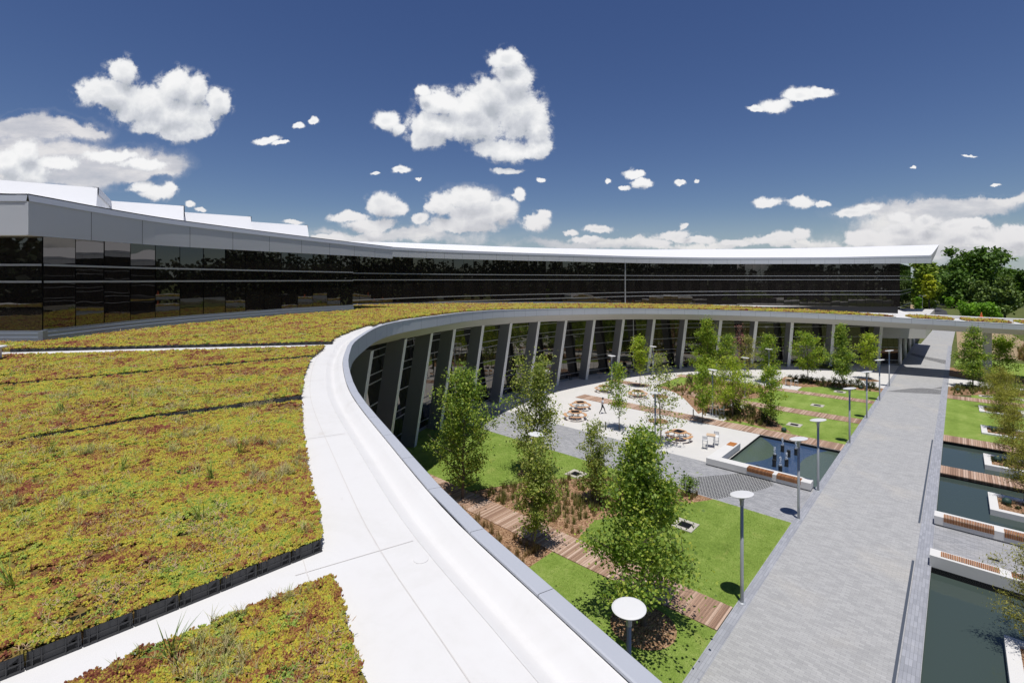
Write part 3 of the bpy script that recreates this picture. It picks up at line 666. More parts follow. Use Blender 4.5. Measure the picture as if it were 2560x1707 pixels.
mb = MB(); mb.box(-20.13,-19.99,19.985,20.12,16.34,17.73); part(mb, 'corner_trim', M['fascia'])
# vertical expansion joint covers
j = int(len(UC)*.46); jn = normals(UC, -1)[j]; jd = (jn[1], -jn[0])
mb = MB(); mb.obox(UC[j]+jn*.05, jd, .09, .06, 10.2, 17.5); part(mb, 'joint_cover', M['mullion'])
gj = int(np.argmin(np.abs(gl[:,0]-18.9))); mb = MB(); mb.obox(gl[gj]+gln[gj]*.05, (1,0), .07, .05, 0.2, 8.6); part(mb, 'joint_cover', M['mullion'])
# upper fascia with its panels, and the white roof rising behind it
def fascia_run(c, zt, zb, o, name='fascia', step=3.0):
    c = np.array(c, float); nr = normals(c, -1); f = c+nr*o; zt = np.array(zt); zb = np.array(zb)
    L = arclen(f); n = max(1, round(L[-1]/step)); mb = MB()
    for k in range(n):
        ts = np.linspace(k*L[-1]/n+.012, (k+1)*L[-1]/n-.012, 5); P = np.stack([np.interp(ts, L, f[:,i]) for i in range(2)], 1); N = np.stack([np.interp(ts, L, nr[:,i]) for i in range(2)], 1)
        a, b = np.interp(ts, L, zt), np.interp(ts, L, zb)
        strip(mb, [np.column_stack([P, a-.32]), np.column_stack([P, b]), np.column_stack([P-N*(o+.02), b+.01])])
    part(mb, name, M['fascia'])
    mb = MB(); strip(mb, [np.column_stack([f-nr*.015, zt]), np.column_stack([f-nr*.015, zb+.01])]); part(mb, 'fascia_backing', M['black'])
    mb = MB(); strip(mb, [np.column_stack([f+nr*.03, zt-.33]), np.column_stack([f+nr*.03, zt-.30]), np.column_stack([f-nr*.02, zt-.02]), np.column_stack([f-nr*.06, zt]), np.column_stack([f-nr*.5, zt-.01])]); part(mb, 'coping', M['coping'])
    return f
fA = fascia_run(UA, [18.05,18.05], [16.33,16.33], .67)
UB2 = np.vstack([UB, [(-12.7,45.7)], [(-11.9,48.0)]]); UB2[0] = (-20.06,20.0)
fB = fascia_run(UB2, np.linspace(18.05,17.74,len(UB2)), np.linspace(16.33,16.58,len(UB2)), .06)
UC2 = np.vstack([UC, [(83.3,96.4)]]); s2 = arclen(UC2)/arclen(UC2)[-1]
ztop = np.interp(s2, [0,.3,.6,.85,1], [18.35,18.56,18.70,18.95,19.3]); zbot = np.interp(s2, [0,.3,.6,1], [17.2,17.4,17.5,17.72])
fC = fascia_run(UC2, ztop, zbot, .35)
# roof planes
endd = np.array([PX, PY])
nC = normals(UC2, -1); wt = np.clip((s2-.45)/.55, 0, 1)[:,None]; outd = -nC*(1-wt)+endd*wt; outd /= np.linalg.norm(outd, axis=1)[:,None]
wid = np.interp(s2, [0,1], [40,53]); far = fC+outd*wid[:,None]; fz = ztop+np.interp(s2, [0,.25,1], [3.2,4.2,4.9])
mb = MB(); strip(mb, [np.column_stack([fC-nC*.5, ztop-.005]), np.column_stack([fC+outd*6, ztop+.6*(fz-ztop)/5]), np.column_stack([far, fz])]); 
part(mb, 'roof', M['roofwhite'])
mb = MB(); a, b = fC[-1], far[-1]
mb.add([(*a,ztop[-1]),(*a,zbot[-1]),(*(a+(b-a)*.45), zbot[-1]+2.6),(*b,fz[-1]-.12),(*b,fz[-1])], [(0,1,2,3,4)])
part(mb, 'end_fascia', M['soffit'])
mb = MB(); strip(mb, [np.column_stack([fC-nC*.06, zbot+.012])[-16:], np.column_stack([fC+outd*14, zbot+.5])[-16:]]); part(mb, 'eaves_soffit', M['fascia'])
nB = normals(UB2, -1); p2 = fB-nB*30; p2[:,1] = np.maximum(p2[:,1], 20.5)
mb = MB(); strip(mb, [np.column_stack([fB-nB*.5, np.linspace(18.04,17.73,len(fB))]), np.column_stack([p2, np.full(len(fB), 19.2)])]); mb.add([(-45,20.0,18.03),(-20.5,20.0,18.03),(-48,22,18.4),(-45,30,19.0)], [(0,1,3,2)]); part(mb, 'roof', M['roofwhite'])
# saw-tooth roof monitors
def monitor(cx, cy, dx, dy, length, depth, zt=19.8):
    d = np.array([dx,dy]); d /= np.linalg.norm(d); n = np.array([-d[1], d[0]]); n = n if n[1] > 0 else -n
    c = np.array([cx,cy]); A, B = c, c+d*length; D, E = c+n*depth, c+d*length+n*depth
    mb = MB(); zb = 17.2
    fA_, fB_ = A-n*1.1, B-n*1.1              # the front leans back, so the high sun reaches it
    mb.add([(*fA_,zb),(*fB_,zb),(*B,zt),(*A,zt)], [(0,1,2,3)], 0)
    mb.add([(*fA_,zb),(*A,zt),(*D,zt),(*D,zb)], [(0,1,2,3)], 0)
    mb.add([(*A,zt),(*B,zt),(*E,zt),(*D,zt)], [(0,1,2,3)], 0)
    mb.add([(*B,zb),(*E,zb),(*E,zt),(*B,zt)], [(0,1,2,3)], 0); mb.add([(*D,zb),(*E,zb),(*E,zt),(*D,zt)], [(0,1,2,3)], 0)
    o = part(mb, 'roof_monitor', [M['roofwhite']])
    tr = MB(); r = c-n*0+np.array([0,0])
    sd = -d*.06
    tr.add([(*(A+sd),zt-.42),(*(D+sd),zt-.42),(*(D+sd),zt+.03),(*(A+sd),zt+.03)], [(0,1,2,3)]); tr.add([(*(A+sd),zt+.03),(*(D+sd),zt+.03),(*(D-sd*4),zt+.035),(*(A-sd*4),zt+.035)], [(0,1,2,3)])
    tr.v = [(x-BL.x,y-BL.y,z-BL.z) for x,y,z in tr.v]; tr.build('trim', M['fascia'], o)
monitor(-24.0,28.0,-.83,-.56,16,7.0); monitor(-23.7,34.9,-.83,-.56,14,8.6); monitor(-22.1,40.9,-.80,-.6,14,10.2); monitor(-20.1,47.5,-.78,-.62,14,10.5)
# seams of the walkway
mb = MB()
def ribbon(mb, pts, w, dz=.004):
    pts = np.array(pts); nr = normals(pts[:,:2]); z = pts[:,2]+dz
    strip(mb, [np.column_stack([pts[:,:2]-nr*w/2, z]), np.column_stack([pts[:,:2]+nr*w/2, z])])
i1 = int(np.argmin(np.linalg.norm(edge-np.array([-7.5,24]), axis=1)))
ribbon(mb, off(1.05, .0)[8:i1], .010); ribbon(mb, off(1.75, 0)[8:i1-6], .008)
for s_ in (24, 30, 37, 45, 55):
    a, b = edge[s_]+enrm[s_]*.7, edge[s_]+enrm[s_]*1.85; ribbon(mb, [(*a, float(zr(*a))), (*b, float(zr(*b)))], .010, .004)
part(mb, 'seam', M['seam'])
mb = MB(); mb.lathe([(.075,.0),(.075,.006),(.07,.008)], (-.90,4.78,float(zr(-.9,4.78))), 24); part(mb, 'membrane_patch', M['membrane'])
# ------------------------------------------------------------------ planted roof
def sedmat(name, stops, patch=None, spread=.55, rough=.7):
    m, t, b = newmat(name); g = t.n('ShaderNodeNewGeometry'); P = g.outputs['Position']; oi = t.n('ShaderNodeObjectInfo')
    n1 = t.noise(P, .75, 3.0, .6, .6).outputs[0]; n2 = t.noise(P, 3.6, 3.0, .6, .3).outputs[0]
    v = t.math('MULTIPLY_ADD', oi.outputs['Random'], spread, t.math('MULTIPLY_ADD', n1, 1.25, t.math('MULTIPLY_ADD', n2, 1.15, -.655-spread/2)))
    v = t.math('MULTIPLY_ADD', g.outputs['Random Per Island'], .34, t.math('SUBTRACT', v, .17))
    t.set(b, 'Base Color', t.ramp(v, stops)); t.set(b, 'Roughness', rough); t.set(b, 'Specular IOR Level', .25)
    return m
M['sed_a'] = sedmat('stonecrop cushions', [(.10,(.17,.045,.03)),(.24,(.31,.13,.05)),(.36,(.36,.21,.055)),(.44,(.35,.30,.05)),(.55,(.49,.41,.05)),(.64,(.54,.44,.05)),(.74,(.38,.40,.055)),(.92,(.22,.31,.05))])
M['sed_b'] = sedmat('green rosettes', [(.15,(.14,.22,.05)),(.5,(.28,.38,.07)),(.85,(.42,.48,.09))])
M['sed_c'] = sedmat('red stonecrop', [(.15,(.15,.03,.028)),(.40,(.26,.075,.045)),(.62,(.36,.19,.06)),(.85,(.40,.34,.06))])
M['sed_g'] = sedmat('thin grass', [(.2,(.25,.30,.08)),(.5,(.38,.38,.14)),(.8,(.52,.43,.23))])
M['sed_d'] = sedmat('dry stems', [(.2,(.22,.12,.07)),(.6,(.36,.23,.13)),(.9,(.45,.33,.2))])
M['medium'] = sedmat('growing medium', [(.1,(.10,.05,.025)),(.3,(.16,.09,.035)),(.5,(.20,.15,.035)),(.8,(.16,.16,.03))], spread=.0)
src = bpy.data.collections.new('sedum pieces')           # not linked to the scene: only the plants of the roof use it
def piece(name, mb, mat):
    me = bpy.data.meshes.new(name); me.from_pydata(mb.v, [], mb.f); me.materials.append(mat)
    o = bpy.data.objects.new(name, me); src.objects.link(o); return o
rg = random.Random(11)
def bud(mb, x, y, z, r, h, n=5):
    a0 = rg.uniform(0, 6.28); tx, ty = rg.uniform(-.4,.4)*r, rg.uniform(-.4,.4)*r
    ring = lambda rr, zz, k: [(x+rr*math.cos(a0+2*math.pi*i/n+k)+tx*zz/h, y+rr*math.sin(a0+2*math.pi*i/n+k)+ty*zz/h, z+zz) for i in range(n)]
    vs = ring(r*.55, 0, 0)+ring(r, h*.55, .3)+[(x+tx, y+ty, z+h)]
    mb.add(vs, [(i, (i+1)%n, n+(i+1)%n, n+i) for i in range(n)]+[(n+i, n+(i+1)%n, 2*n) for i in range(n)])
def blade(mb, x, y, z, L, w, az, el, bend=.3):
    dx, dy = math.cos(az), math.sin(az); p0 = Vector((x,y,z)); d = Vector((dx*math.cos(el), dy*math.cos(el), math.sin(el))); sd = Vector((-dy,dx,0))*w
    p1 = p0+d*L*.55; p2 = p1+(d+Vector((dx,dy,-.6))*bend).normalized()*L*.45
    mb.add([p0-sd*.6, p0+sd*.6, p1+sd, p1-sd, p2], [(0,1,2,3),(3,2,4)])
for v in range(3):
    mb = MB()
    for i in range(15):
        a, r = rg.uniform(0,6.28), .042*math.sqrt(rg.random()); bud(mb, r*math.cos(a), r*math.sin(a), -.006, rg.uniform(.007,.0125), rg.uniform(.016,.034))
    piece('a%d cushion' % v, mb, M['sed_a'])
mb = MB()
for k in range(4):
    x, y = rg.uniform(-.035,.035), rg.uniform(-.035,.035)
    for i in range(9): blade(mb, x, y, .0, rg.uniform(.022,.036), .007, i*2.4, rg.uniform(.35,1.2), .2)
piece('b0 rosette', mb, M['sed_b'])
mb = MB()
for i in range(12):
    a, r = rg.uniform(0,6.28), .038*math.sqrt(rg.random()); bud(mb, r*math.cos(a), r*math.sin(a), -.004, rg.uniform(.008,.015), rg.uniform(.02,.05), 6)
piece('c0 red', mb, M['sed_c'])
mb = MB()
for i in range(16): blade(mb, rg.uniform(-.02,.02), rg.uniform(-.02,.02), 0, rg.uniform(.06,.17), .0022, rg.uniform(0,6.28), rg.uniform(.8,1.5), .35)
piece('d0 grass', mb, M['sed_g'])
mb = MB()
for i in range(9): blade(mb, rg.uniform(-.04,.04), rg.uniform(-.04,.04), .012, rg.uniform(.03,.07), .004, rg.uniform(0,6.28), rg.uniform(.05,.6), .1)
piece('e0 dry', mb, M['sed_d'])
mb = MB()
for i in range(26): blade(mb, rg.uniform(-.03,.03), rg.uniform(-.03,.03), 0, rg.uniform(.15,.42), .004, rg.uniform(0,6.28), rg.uniform(1.0,1.5), .25)
piece('f0 chive', mb, M['sed_b'])
# ids by name order: 0,1,2 cushions 3 rosette 4 red 5 grass 6 dry 7 chive
def scatter_group():
    ng = bpy.data.node_groups.new('plant scatter', 'GeometryNodeTree')
    ng.interface.new_socket('Geometry', in_out='INPUT', socket_type='NodeSocketGeometry'); ng.interface.new_socket('Geometry', in_out='OUTPUT', socket_type='NodeSocketGeometry')
    N = ng.nodes; L = ng.links
    gi, go = N.new('NodeGroupInput'), N.new('NodeGroupOutput'); ci = N.new('GeometryNodeCollectionInfo'); ci.inputs[0].default_value = src; ci.inputs[1].default_value = True; ci.inputs[2].default_value = True
    ip = N.new('GeometryNodeInstanceOnPoints'); ip.inputs['Pick Instance'].default_value = True
    def at(name, ty):
        a = N.new('GeometryNodeInputNamedAttribute'); a.data_type = ty; a.inputs[0].default_value = name; return a.outputs[0]
    L.new(gi.outputs[0], ip.inputs['Points']); L.new(at('pt','BOOLEAN'), ip.inputs['Selection']); L.new(ci.outputs[0], ip.inputs['Instance']); L.new(at('kind_id','INT'), ip.inputs['Instance Index'])
    er = N.new('FunctionNodeEulerToRotation'); L.new(at('rot','FLOAT_VECTOR'), er.inputs[0]); L.new(er.outputs[0], ip.inputs['Rotation']); L.new(at('scl','FLOAT'), ip.inputs['Scale'])
    j = N.new('GeometryNodeJoinGeometry'); L.new(gi.outputs[0], j.inputs[0]); L.new(ip.outputs[0], j.inputs[0]); L.new(j.outputs[0], go.inputs[0])
    return ng
SCAT = scatter_group()
def inside(px, py, poly):
    c = np.zeros(len(px), bool); n = len(poly)
    for i in range(n):
        x1, y1 = poly[i]; x2, y2 = poly[(i+1)%n]
        if y1 == y2: continue
        k = ((y1 > py) != (y2 > py)) & (px < (x2-x1)*(py-y1)/(y2-y1)+x1); c ^= k
    return c
def bed(name, label, poly, seed, dens, hz=.105, cell=.5, top=.012):
    """poly: plan outline; dens(dist) -> plants per square metre and their scale"""
    r = np.random.default_rng(seed); poly = [tuple(p) for p in poly]; A = np.array(poly); lo, hi = A.min(0), A.max(0)
    X, Y, S = [], [], []
    gx = np.arange(lo[0], hi[0], cell*2); gy = np.arange(lo[1], hi[1], cell*2)
    for x0 in gx:
        for y0 in gy:
            dist = math.hypot(x0+cell, y0+cell, 2.8); q, sc_ = dens(dist); n = r.poisson(q*cell*cell*4)
            X.append(x0+r.random(n)*cell*2); Y.append(y0+r.random(n)*cell*2); S.append(np.full(n, sc_))
    X, Y, S = map(np.concatenate, (X, Y, S)); k = inside(X, Y, poly); X, Y, S = X[k], Y[k], S[k]; n = len(X)
    d = np.hypot(X, Y)
    p1 = vnoise(X*.9, Y*.9, seed)*.6+vnoise(X*2.7, Y*2.7, seed+3)*.4; p2 = vnoise(X*1.3+9, Y*1.3, seed+7)*.65+vnoise(X*4, Y*4, seed+8)*.35; u = r.random(n)
    kind = r.integers(0, 3, n)
    kind[(p2 > .60) & (u < .26)] = 4; kind[(p2 < .30) & (u < .3)] = 3; kind[(p1 > .68) & (u > .84)] = 5; kind[(p1 < .36) & (u > .80)] = 6; kind[u > .988] = 5; kind[u > .9996] = 7
    far = d > 14; kind[far & (kind == 7)] = 3; kind[(d > 16) & (kind == 5) & (r.random(n) < .75)] = 0
    hump = .02*vnoise(X*1.7, Y*1.7, seed+5)+.018*vnoise(X*6, Y*6, seed+6)
    bare = (vnoise(X*1.1+3, Y*1.1, seed+11)*.6+vnoise(X*5, Y*5, seed+12)*.4 < .25) & (r.random(n) < .85)
    keep = ~bare; X, Y, S, d, kind, hump = X[keep], Y[keep], S[keep], d[keep], kind[keep], hump[keep]; n = len(X)
    hump = hump*1.5-.01
    z = zr(X, Y)+hz+hump-.01
    scl = S*(.75+.6*r.random(n)); scl[kind == 7] = .9; scl[kind == 5] = np.minimum(scl[kind == 5], 1.1)
    # base slab following the roof
    P = np.array(poly); nb = len(P); zb = zr(P[:,0], P[:,1])
    tri = MB(); tri.add([(x,y,zz+hz-.012) for (x,y), zz in zip(poly, zb)]+[(x,y,zz+.012) for (x,y), zz in zip(poly, zb)], [tuple(range(nb))]+[(i,(i+1)%nb,nb+(i+1)%nb,nb+i) for i in range(nb)])
    bm = bmesh.new(); me0 = bpy.data.meshes.new('t'); me0.from_pydata(tri.v, [], tri.f); bm.from_mesh(me0); bmesh.ops.triangulate(bm, faces=bm.faces[:]); bmesh.ops.recalc_face_normals(bm, faces=bm.faces[:]); bm.to_mesh(me0); bm.free()
    bv = np.array([v.co[:] for v in me0.vertices]); bf = [tuple(p.vertices) for p in me0.polygons]; bpy.data.meshes.remove(me0)
    V = np.vstack([bv, np.column_stack([X, Y, z])]); m0 = len(bv)
    me = bpy.data.meshes.new(name); me.from_pydata(V.tolist(), [], bf); me.materials.append(M['medium'])
    at = lambda nm, ty: me.attributes.new(nm, ty, 'POINT')
    pt = np.zeros(len(V), bool); pt[m0:] = True; at('pt','BOOLEAN').data.foreach_set('value', pt)
    kk = np.zeros(len(V), np.int32); kk[m0:] = kind; at('kind_id','INT').data.foreach_set('value', kk)
    ss = np.ones(len(V), np.float32); ss[m0:] = scl; at('scl','FLOAT').data.foreach_set('value', ss)
    rr = np.zeros((len(V),3), np.float32); rr[m0:] = np.column_stack([r.normal(0,.2,n), r.normal(0,.2,n), r.random(n)*6.28]); at('rot','FLOAT_VECTOR').data.foreach_set('vector', rr.ravel())
    o = link(me, name); md = o.modifiers.new('plants', 'NODES'); md.node_group = SCAT
    tag(o, label, 'ground cover', None, 'stuff'); return n
def dens(d):
    s = np.interp(d, [4, 7, 12, 20, 35, 60, 100], [.62, .75, 1.0, 1.6, 2.6, 4.2, 6.5])
    return 760/(s*s)*np.interp(d, [0, 12, 30], [1.0, .85, .8]), float(s)
rightA = [(-1.95,4.95),(-2.2,5.5),(-2.26,5.64),(-2.54,6.14),(-3.13,7.35),(-3.64,8.41),(-4.19,9.62),(-4.62,10.62)]
nn = 0
nn += bed('sedum', 'nearest big sedum bed on the roof, yellow green and russet', rightA+[(-6.86,9.22),(-8.3,7.7),(-11,5),(-24,-7.6),(-14,-7)], 1, dens)
nn += bed('sedum', 'second sedum bed behind the nearest one, with black tray edge', [(-4.85,11.12),(-5.0,11.44),(-5.62,12.97),(-6.17,14.49),(-6.8,16.3),(-10.1,13.9),(-12.7,11.95),(-16,9.4),(-40,-9),(-25,-7.6),(-11.3,5.2),(-8.4,7.9),(-6.95,9.55)], 2, dens)
nn += bed('sedum', 'third sedum bed, between two thin dark tray lines', [(-7.0,16.9),(-7.2,18.0),(-7.45,19.2),(-12.9,17.75),(-17.7,16.9),(-24,16),(-50,14),(-46,-12),(-16.3,9.75),(-12.95,12.25),(-10.35,14.2)], 3, dens)
nn += bed('sedum', 'small corner bed of sedum at the bottom left beside the white walkway', [(-1.60,4.33),(-1.39,3.98),(-1.21,3.62),(-1.04,3.32),(-.95,3.2),(-.3,1.8),(-3.2,.3),(-4.5,1.6),(-2.89,3.21),(-2.71,3.43),(-1.8,4.22)], 4, dens)
ia = int(np.argmin(np.linalg.norm(edge-np.array([-7.3,31.6]), axis=1))); ib = int(np.argmin(np.linalg.norm(edge-np.array([58.6,72.4]), axis=1)))
inner = [(-7.65,20.6),(-7.9,21.0),(-8.05,21.9),(-8.25,22.0),(-8.25,23.2),(-8.38,23.3),(-8.38,25.0),(-8.5,25.1),(-8.5,28.5),(-8.2,28.6),(-8.2,30.0)]+[tuple(edge[i]+enrm[i]*(.6+.12*((i//3)%2))) for i in range(ia, ib, 3)]
outer = [(56.5,80),(50,84)]+[tuple(p) for p in [UC[i]-normals(UC)[i]*np.interp(UC[i][0],[-20,10,40,60],[.5,1.2,6,14])*1.0 for i in range(int(len(UC)*.62), -1, -4)]]
nCc = normals(UC, -1)
outer = [(55.5,78.5),(50,82.5)]+[tuple(UC[i]+nCc[i]*np.interp(UC[i][0],[-20,0,20,40],[.4,.6,2.0,7.0])) for i in range(int(len(UC)*.66), -1, -4)]
outer += [(-17.5,52.0),(-18.1,44.4),(-13.6,42.9)]+[tuple(UB[i]+normals(UB,-1)[i]*.3) for i in range(len(UB)-1, -1, -3)]+[(-19.9,20.35),(-27,20.3),(-27,17.4),(-19,18.4),(-14.1,19.45)]
nn += bed('sedum', 'long curving far sedum bed between the upper glass wall and the roof edge', inner+outer, 5, dens)
def bridgebed(a, b, seed, lab):
    A, B = edge[a:b], enrm[a:b]; return bed('sedum', lab, [tuple(p) for p in A[::3]+B[::3]*.75]+[tuple(p) for p in (A[::3]+B[::3]*5.6)[::-1]], seed, dens)
def eidx(x, y): return int(np.argmin(np.linalg.norm(edge-np.array([x,y]), axis=1)))
nn += bridgebed(eidx(59.9,71.8), eidx(64.0,69.2), 6, 'sedum strip on the footbridge nearest the promenade')
nn += bridgebed(eidx(65.0,68.6), eidx(69.3,66.0), 7, 'sedum strip on the middle of the footbridge')
nn += bridgebed(eidx(70.2,65.5), eidx(80,59.4), 8, 'sedum strip on the footbridge at the right edge')
print('sedum plants', nn)
# black plastic trays along the bed fronts
M['tray'] = plain('black tray plastic', (.040,.041,.044), .5, var=.1)
M['tray_hole'] = plain('tray opening', (.006,.006,.007), .8)
def tray_mesh():
    mb = MB(); L, D, h = .298, .26, .118
    mb.add([(0,0,0),(L,0,0),(L,D,0),(0,D,0),(.006,0,h),(L-.006,0,h),(L,D,h),(0,D,h)], [(0,1,5,4),(1,2,6,5),(2,3,7,6),(3,0,4,7)], 0)
    mb.box(0, L, -.006, -.0005, .052, .060, 0); mb.box(0, L, -.012, -.0005, 0, .012, 0)                     # ledges
    for x0, x1, z0, z1 in ((.035,.075,.012,.040),(.215,.262,.012,.042),(.225,.262,.060,.074)):
        mb.add([(x0,-.0015,z0),(x1,-.0015,z0),(x1,-.0015,z1),(x0,-.0015,z1)], [(0,1,2,3)], 1)
    mb.add([(.268,-.0015,.030),(.268,-.0015,.100),(.235,-.0015,.078)], [(0,1,2)], 1)
    mb.add([(.004,-.0016,.005),(.022,-.0016,.005),(.014,-.0016,.116),(.004,-.0016,.116)], [(0,1,2,3)], 1)
    for x in (.030, .078, .205, .275): mb.box(x, x+.006, -.014, -.0005, .004, .110, 0)
    for x in (.09, .15): mb.box(x, x+.004, -.004, -.0005, .060, .112, 0)
    me = bpy.data.meshes.new('planting_tray'); me.from_pydata(mb.v, [], mb.f); me.materials.append(M['tray']); me.materials.append(M['tray_hole']); me.polygons.foreach_set('material_index', mb.m); return me
TM = tray_mesh()
def trayrow(pts, label, group, flip=False):
    pts = np.array(pts, float); L = np.r_[0, np.cumsum(np.linalg.norm(np.diff(pts, axis=0), axis=1))]
    for k in range(int(L[-1]/.305)):
        a = np.array([np.interp(k*.305, L, pts[:,i]) for i in range(2)]); b = np.array([np.interp((k+1)*.305, L, pts[:,i]) for i in range(2)])
        o = bpy.data.objects.new('planting_tray', TM); COL.objects.link(o); p = b
        az = math.atan2(a[1]-b[1], a[0]-b[0]); o.location = (p[0], p[1], float(zr(*p))+.006); o.rotation_euler.z = az; tag(o, label, 'planting tray', group)
trayrow([(-1.93,4.93),(-3.6,3.27),(-4.7,2.17)], 'black plastic tray along the front of the nearest big sedum bed', 'trays along the nearest bed')
trayrow([(-4.79,11.04),(-6.9,9.47),(-8.36,7.8),(-9.6,6.6)], 'black plastic tray along the front of the second sedum bed', 'trays along the second bed')
trayrow([(-6.95,16.82),(-10.28,14.1),(-12.88,12.16),(-14.6,10.9)], 'black plastic tray in the thin line before the third sedum bed', 'trays along the third bed')
trayrow([(-7.63,20.55),(-14.1,19.38),(-19.0,18.3)], 'black plastic tray bordering the far sedum bed by the thin white path', 'trays along the far bed')
v = MB(); v.prism([(-.35,-.5),(.28,-.5),(.36,-.35),(.36,.4),(-.35,.4)], 0, .52); v.prism([(-.42,-.58),(.38,-.58),(.46,-.4),(.46,.48),(-.42,.48)], .521, .60)
tag(v.build('roof_vent', M['white'], loc=(-17.1,15.55,11.72), rz=.4, bevel=.03), 'white metal roof vent cut off by the left edge of the photo', 'roof vent')
# ------------------------------------------------------------------ lamps
def make_lamp():
    t = thing('lamp_post', 'x', 'lamp post')
    p = MB(); p.lathe([(.075,0),(.075,.9),(.068,4.35)], n=16); p.build('pole', M['steel'], t, smooth=True)
    b = MB(); b.lathe([(.17,0),(.17,.02),(.13,.035),(.10,.05)], n=20); b.build('base_plate', M['steel'], t, smooth=False)
    h = MB(); h.lathe([(.068,4.35),(.085,4.37),(.085,4.58),(.075,4.62),(.10,4.74),(.17,4.80)], n=16)
    for k in range(3):
        a = k*2.094; h.tube([(.07*math.cos(a),.07*math.sin(a),4.52),(.16*math.cos(a),.16*math.sin(a),4.70),(.36*math.cos(a),.36*math.sin(a),4.81)], .014, 5)
    h.build('neck', M['steel'], t, smooth=False)
    d = MB(); d.lathe([(.06,-.05),(.45,-.025),(.50,.0),(.50,.015),(.44,.035),(.06,.045)], n=40); o = d.build('disc', M['lampwhite'], t, smooth=False); o.location.z = 4.86; o.rotation_euler = (0, R(11), 0)   # the disc leans towards the courtyard
    return t
lamp0 = make_lamp(); LG = 'disc topped lamp posts'
LAMPS = [((22.93,-7.13), 'nearest promenade lamp post, at the corner of the lawn beside the wide boardwalk'),
 ((33.24,-7.09), 'promenade lamp post at the corner of the cross path and the near lawn'),
 ((38.6,-7.06), 'promenade lamp post at the end of the white bench by the fountain pool'),
 ((51.68,-7.06), 'promenade lamp post just past the fountain pool and its boardwalk'),
 ((62.17,-7.01), 'promenade lamp post at the second narrow boardwalk beyond the pool'),
 ((72.38,-6.92), 'promenade lamp post at the third narrow boardwalk beyond the pool'),
 ((82.79,-6.87), 'farthest promenade lamp post, at the edge of the footbridge shadow'),
 (None, 'lamp post with its pole half hidden behind the white roof edge, nearest the viewer', (3.43,14.18)),
 (None, 'lamp post at the round plaza next to the farthest picnic table', (12.6,61.1)),
 (None, 'lamp post on the shaded edge of the plaza behind the bright green sapling', (20.3,69.6)),
 (None, 'lamp post in front of the leaning columns behind the tall airy birch', (3.5,51.0)),
 (None, 'lamp post beside the bar table and white stool on the paved pad', (21.4,51.6)),
 (None, 'lamp post on the lawn whose white disc shows between two birches', (1.5,30.1)),
 (None, 'lamp post mid plaza beside the thin sparse tree', (12.2,41.2)),
 (None, 'lamp post half hidden in the back tree before the glass lobby', (35.6,67.0)),
 (None, 'lamp post hidden behind the bright spreading tree at the planting', (28.7,59.6))]
for i, e in enumerate(LAMPS):
    loc = W(*e[0], .012) if e[0] else (*e[2], .008)
    o = lamp0 if i == 0 else dup(lamp0, loc); o.location = loc; o.rotation_euler.z = (RZ+math.pi) if e[0] else (.2 if i > 7 else math.pi); o['label'] = e[1]; o['group'] = LG
    for c_ in o.children:
        if c_.name.startswith('disc') and i >= 7: c_.rotation_euler = (0, R(4), 0)
# ------------------------------------------------------------------ concrete benches
def slats(mb, x0, x1, y0, y1, z, n_dir='x', pitch=.066):
    """narrow timber slats with gaps, side by side along x"""
    n = int((x1-x0)/pitch)
    for i in range(n): mb.box(x0+i*pitch+.008, x0+i*pitch+pitch-.008, y0, y1, z, z+.035)
def bench(name, label, u, v0, segs, front=-1, h=.58, zb=0.0, wd=.86, leg=None, backdrop=0.0):
    """long wall bench: local x runs along v, local y along u; timber slats wrap the front side"""
    t = thing(name, label, 'bench', W(u, v0, zb), RZ)
    L = max(s[1] for s in segs)+.55
    b = MB(); b.box(0, L, 0, wd, .10-backdrop, h)
    b.box(.05, L-.05, .12, wd-.08, -.02 if not backdrop else -.2-backdrop, .10-backdrop)
    if leg: b.box(-leg[2], leg[0]-leg[2] if False else .86, wd+.002, leg[1], .10, h)
    b.build('body', M['bench_conc'], t, bevel=.012)
    for s0, s1 in segs:
        k = MB()
        slats(k, s0, s1, .012 if front < 0 else .16, .52 if front < 0 else wd-.16, h+.002)
        if front < 0:
            n = int((s1-s0)/.066)
            for i in range(n): k.box(s0+i*.066+.008, s0+i*.066+.058, -.036, -.002, h-.24, h+.036)
        k.build('slat_seat', M['slat'], t)
    if leg:
        k = MB()
        for i in range(5): k.box(.13, .73, leg[1]-1.30+i*.20, leg[1]-1.30+i*.20+.185, h+.002, h+.03)
        k.build('slat_seat', M['slat_x'], t)
    return t
bench('pool_bench', 'L shaped white concrete bench wrapping the near corner of the fountain pool', 38.1, -14.5, [(3.0,4.72),(4.98,6.55)], leg=(.86,5.4,0))
bench('wall_bench', 'white concrete bench beside the pond, timber slats facing the cross path', 37.93, -1.05, [(.42,2.55),(2.92,5.05),(5.42,7.6),(8,10.1)])
bench('wall_bench', 'white concrete bench on the near side of the cross path, blank wall towards pond', 32.35, -1.07, [(.42,2.55),(2.92,5.05),(5.42,7.6),(8,10.1)], front=1, backdrop=.34)
g = MB(); g.box(-.22,.22,-.11,.11,.012,.03); tag(g.build('drain_cover', M['darkmetal'], loc=W(35.3,1.35), rz=RZ), 'small black drain cover in the cross path between the two benches', 'drain cover')
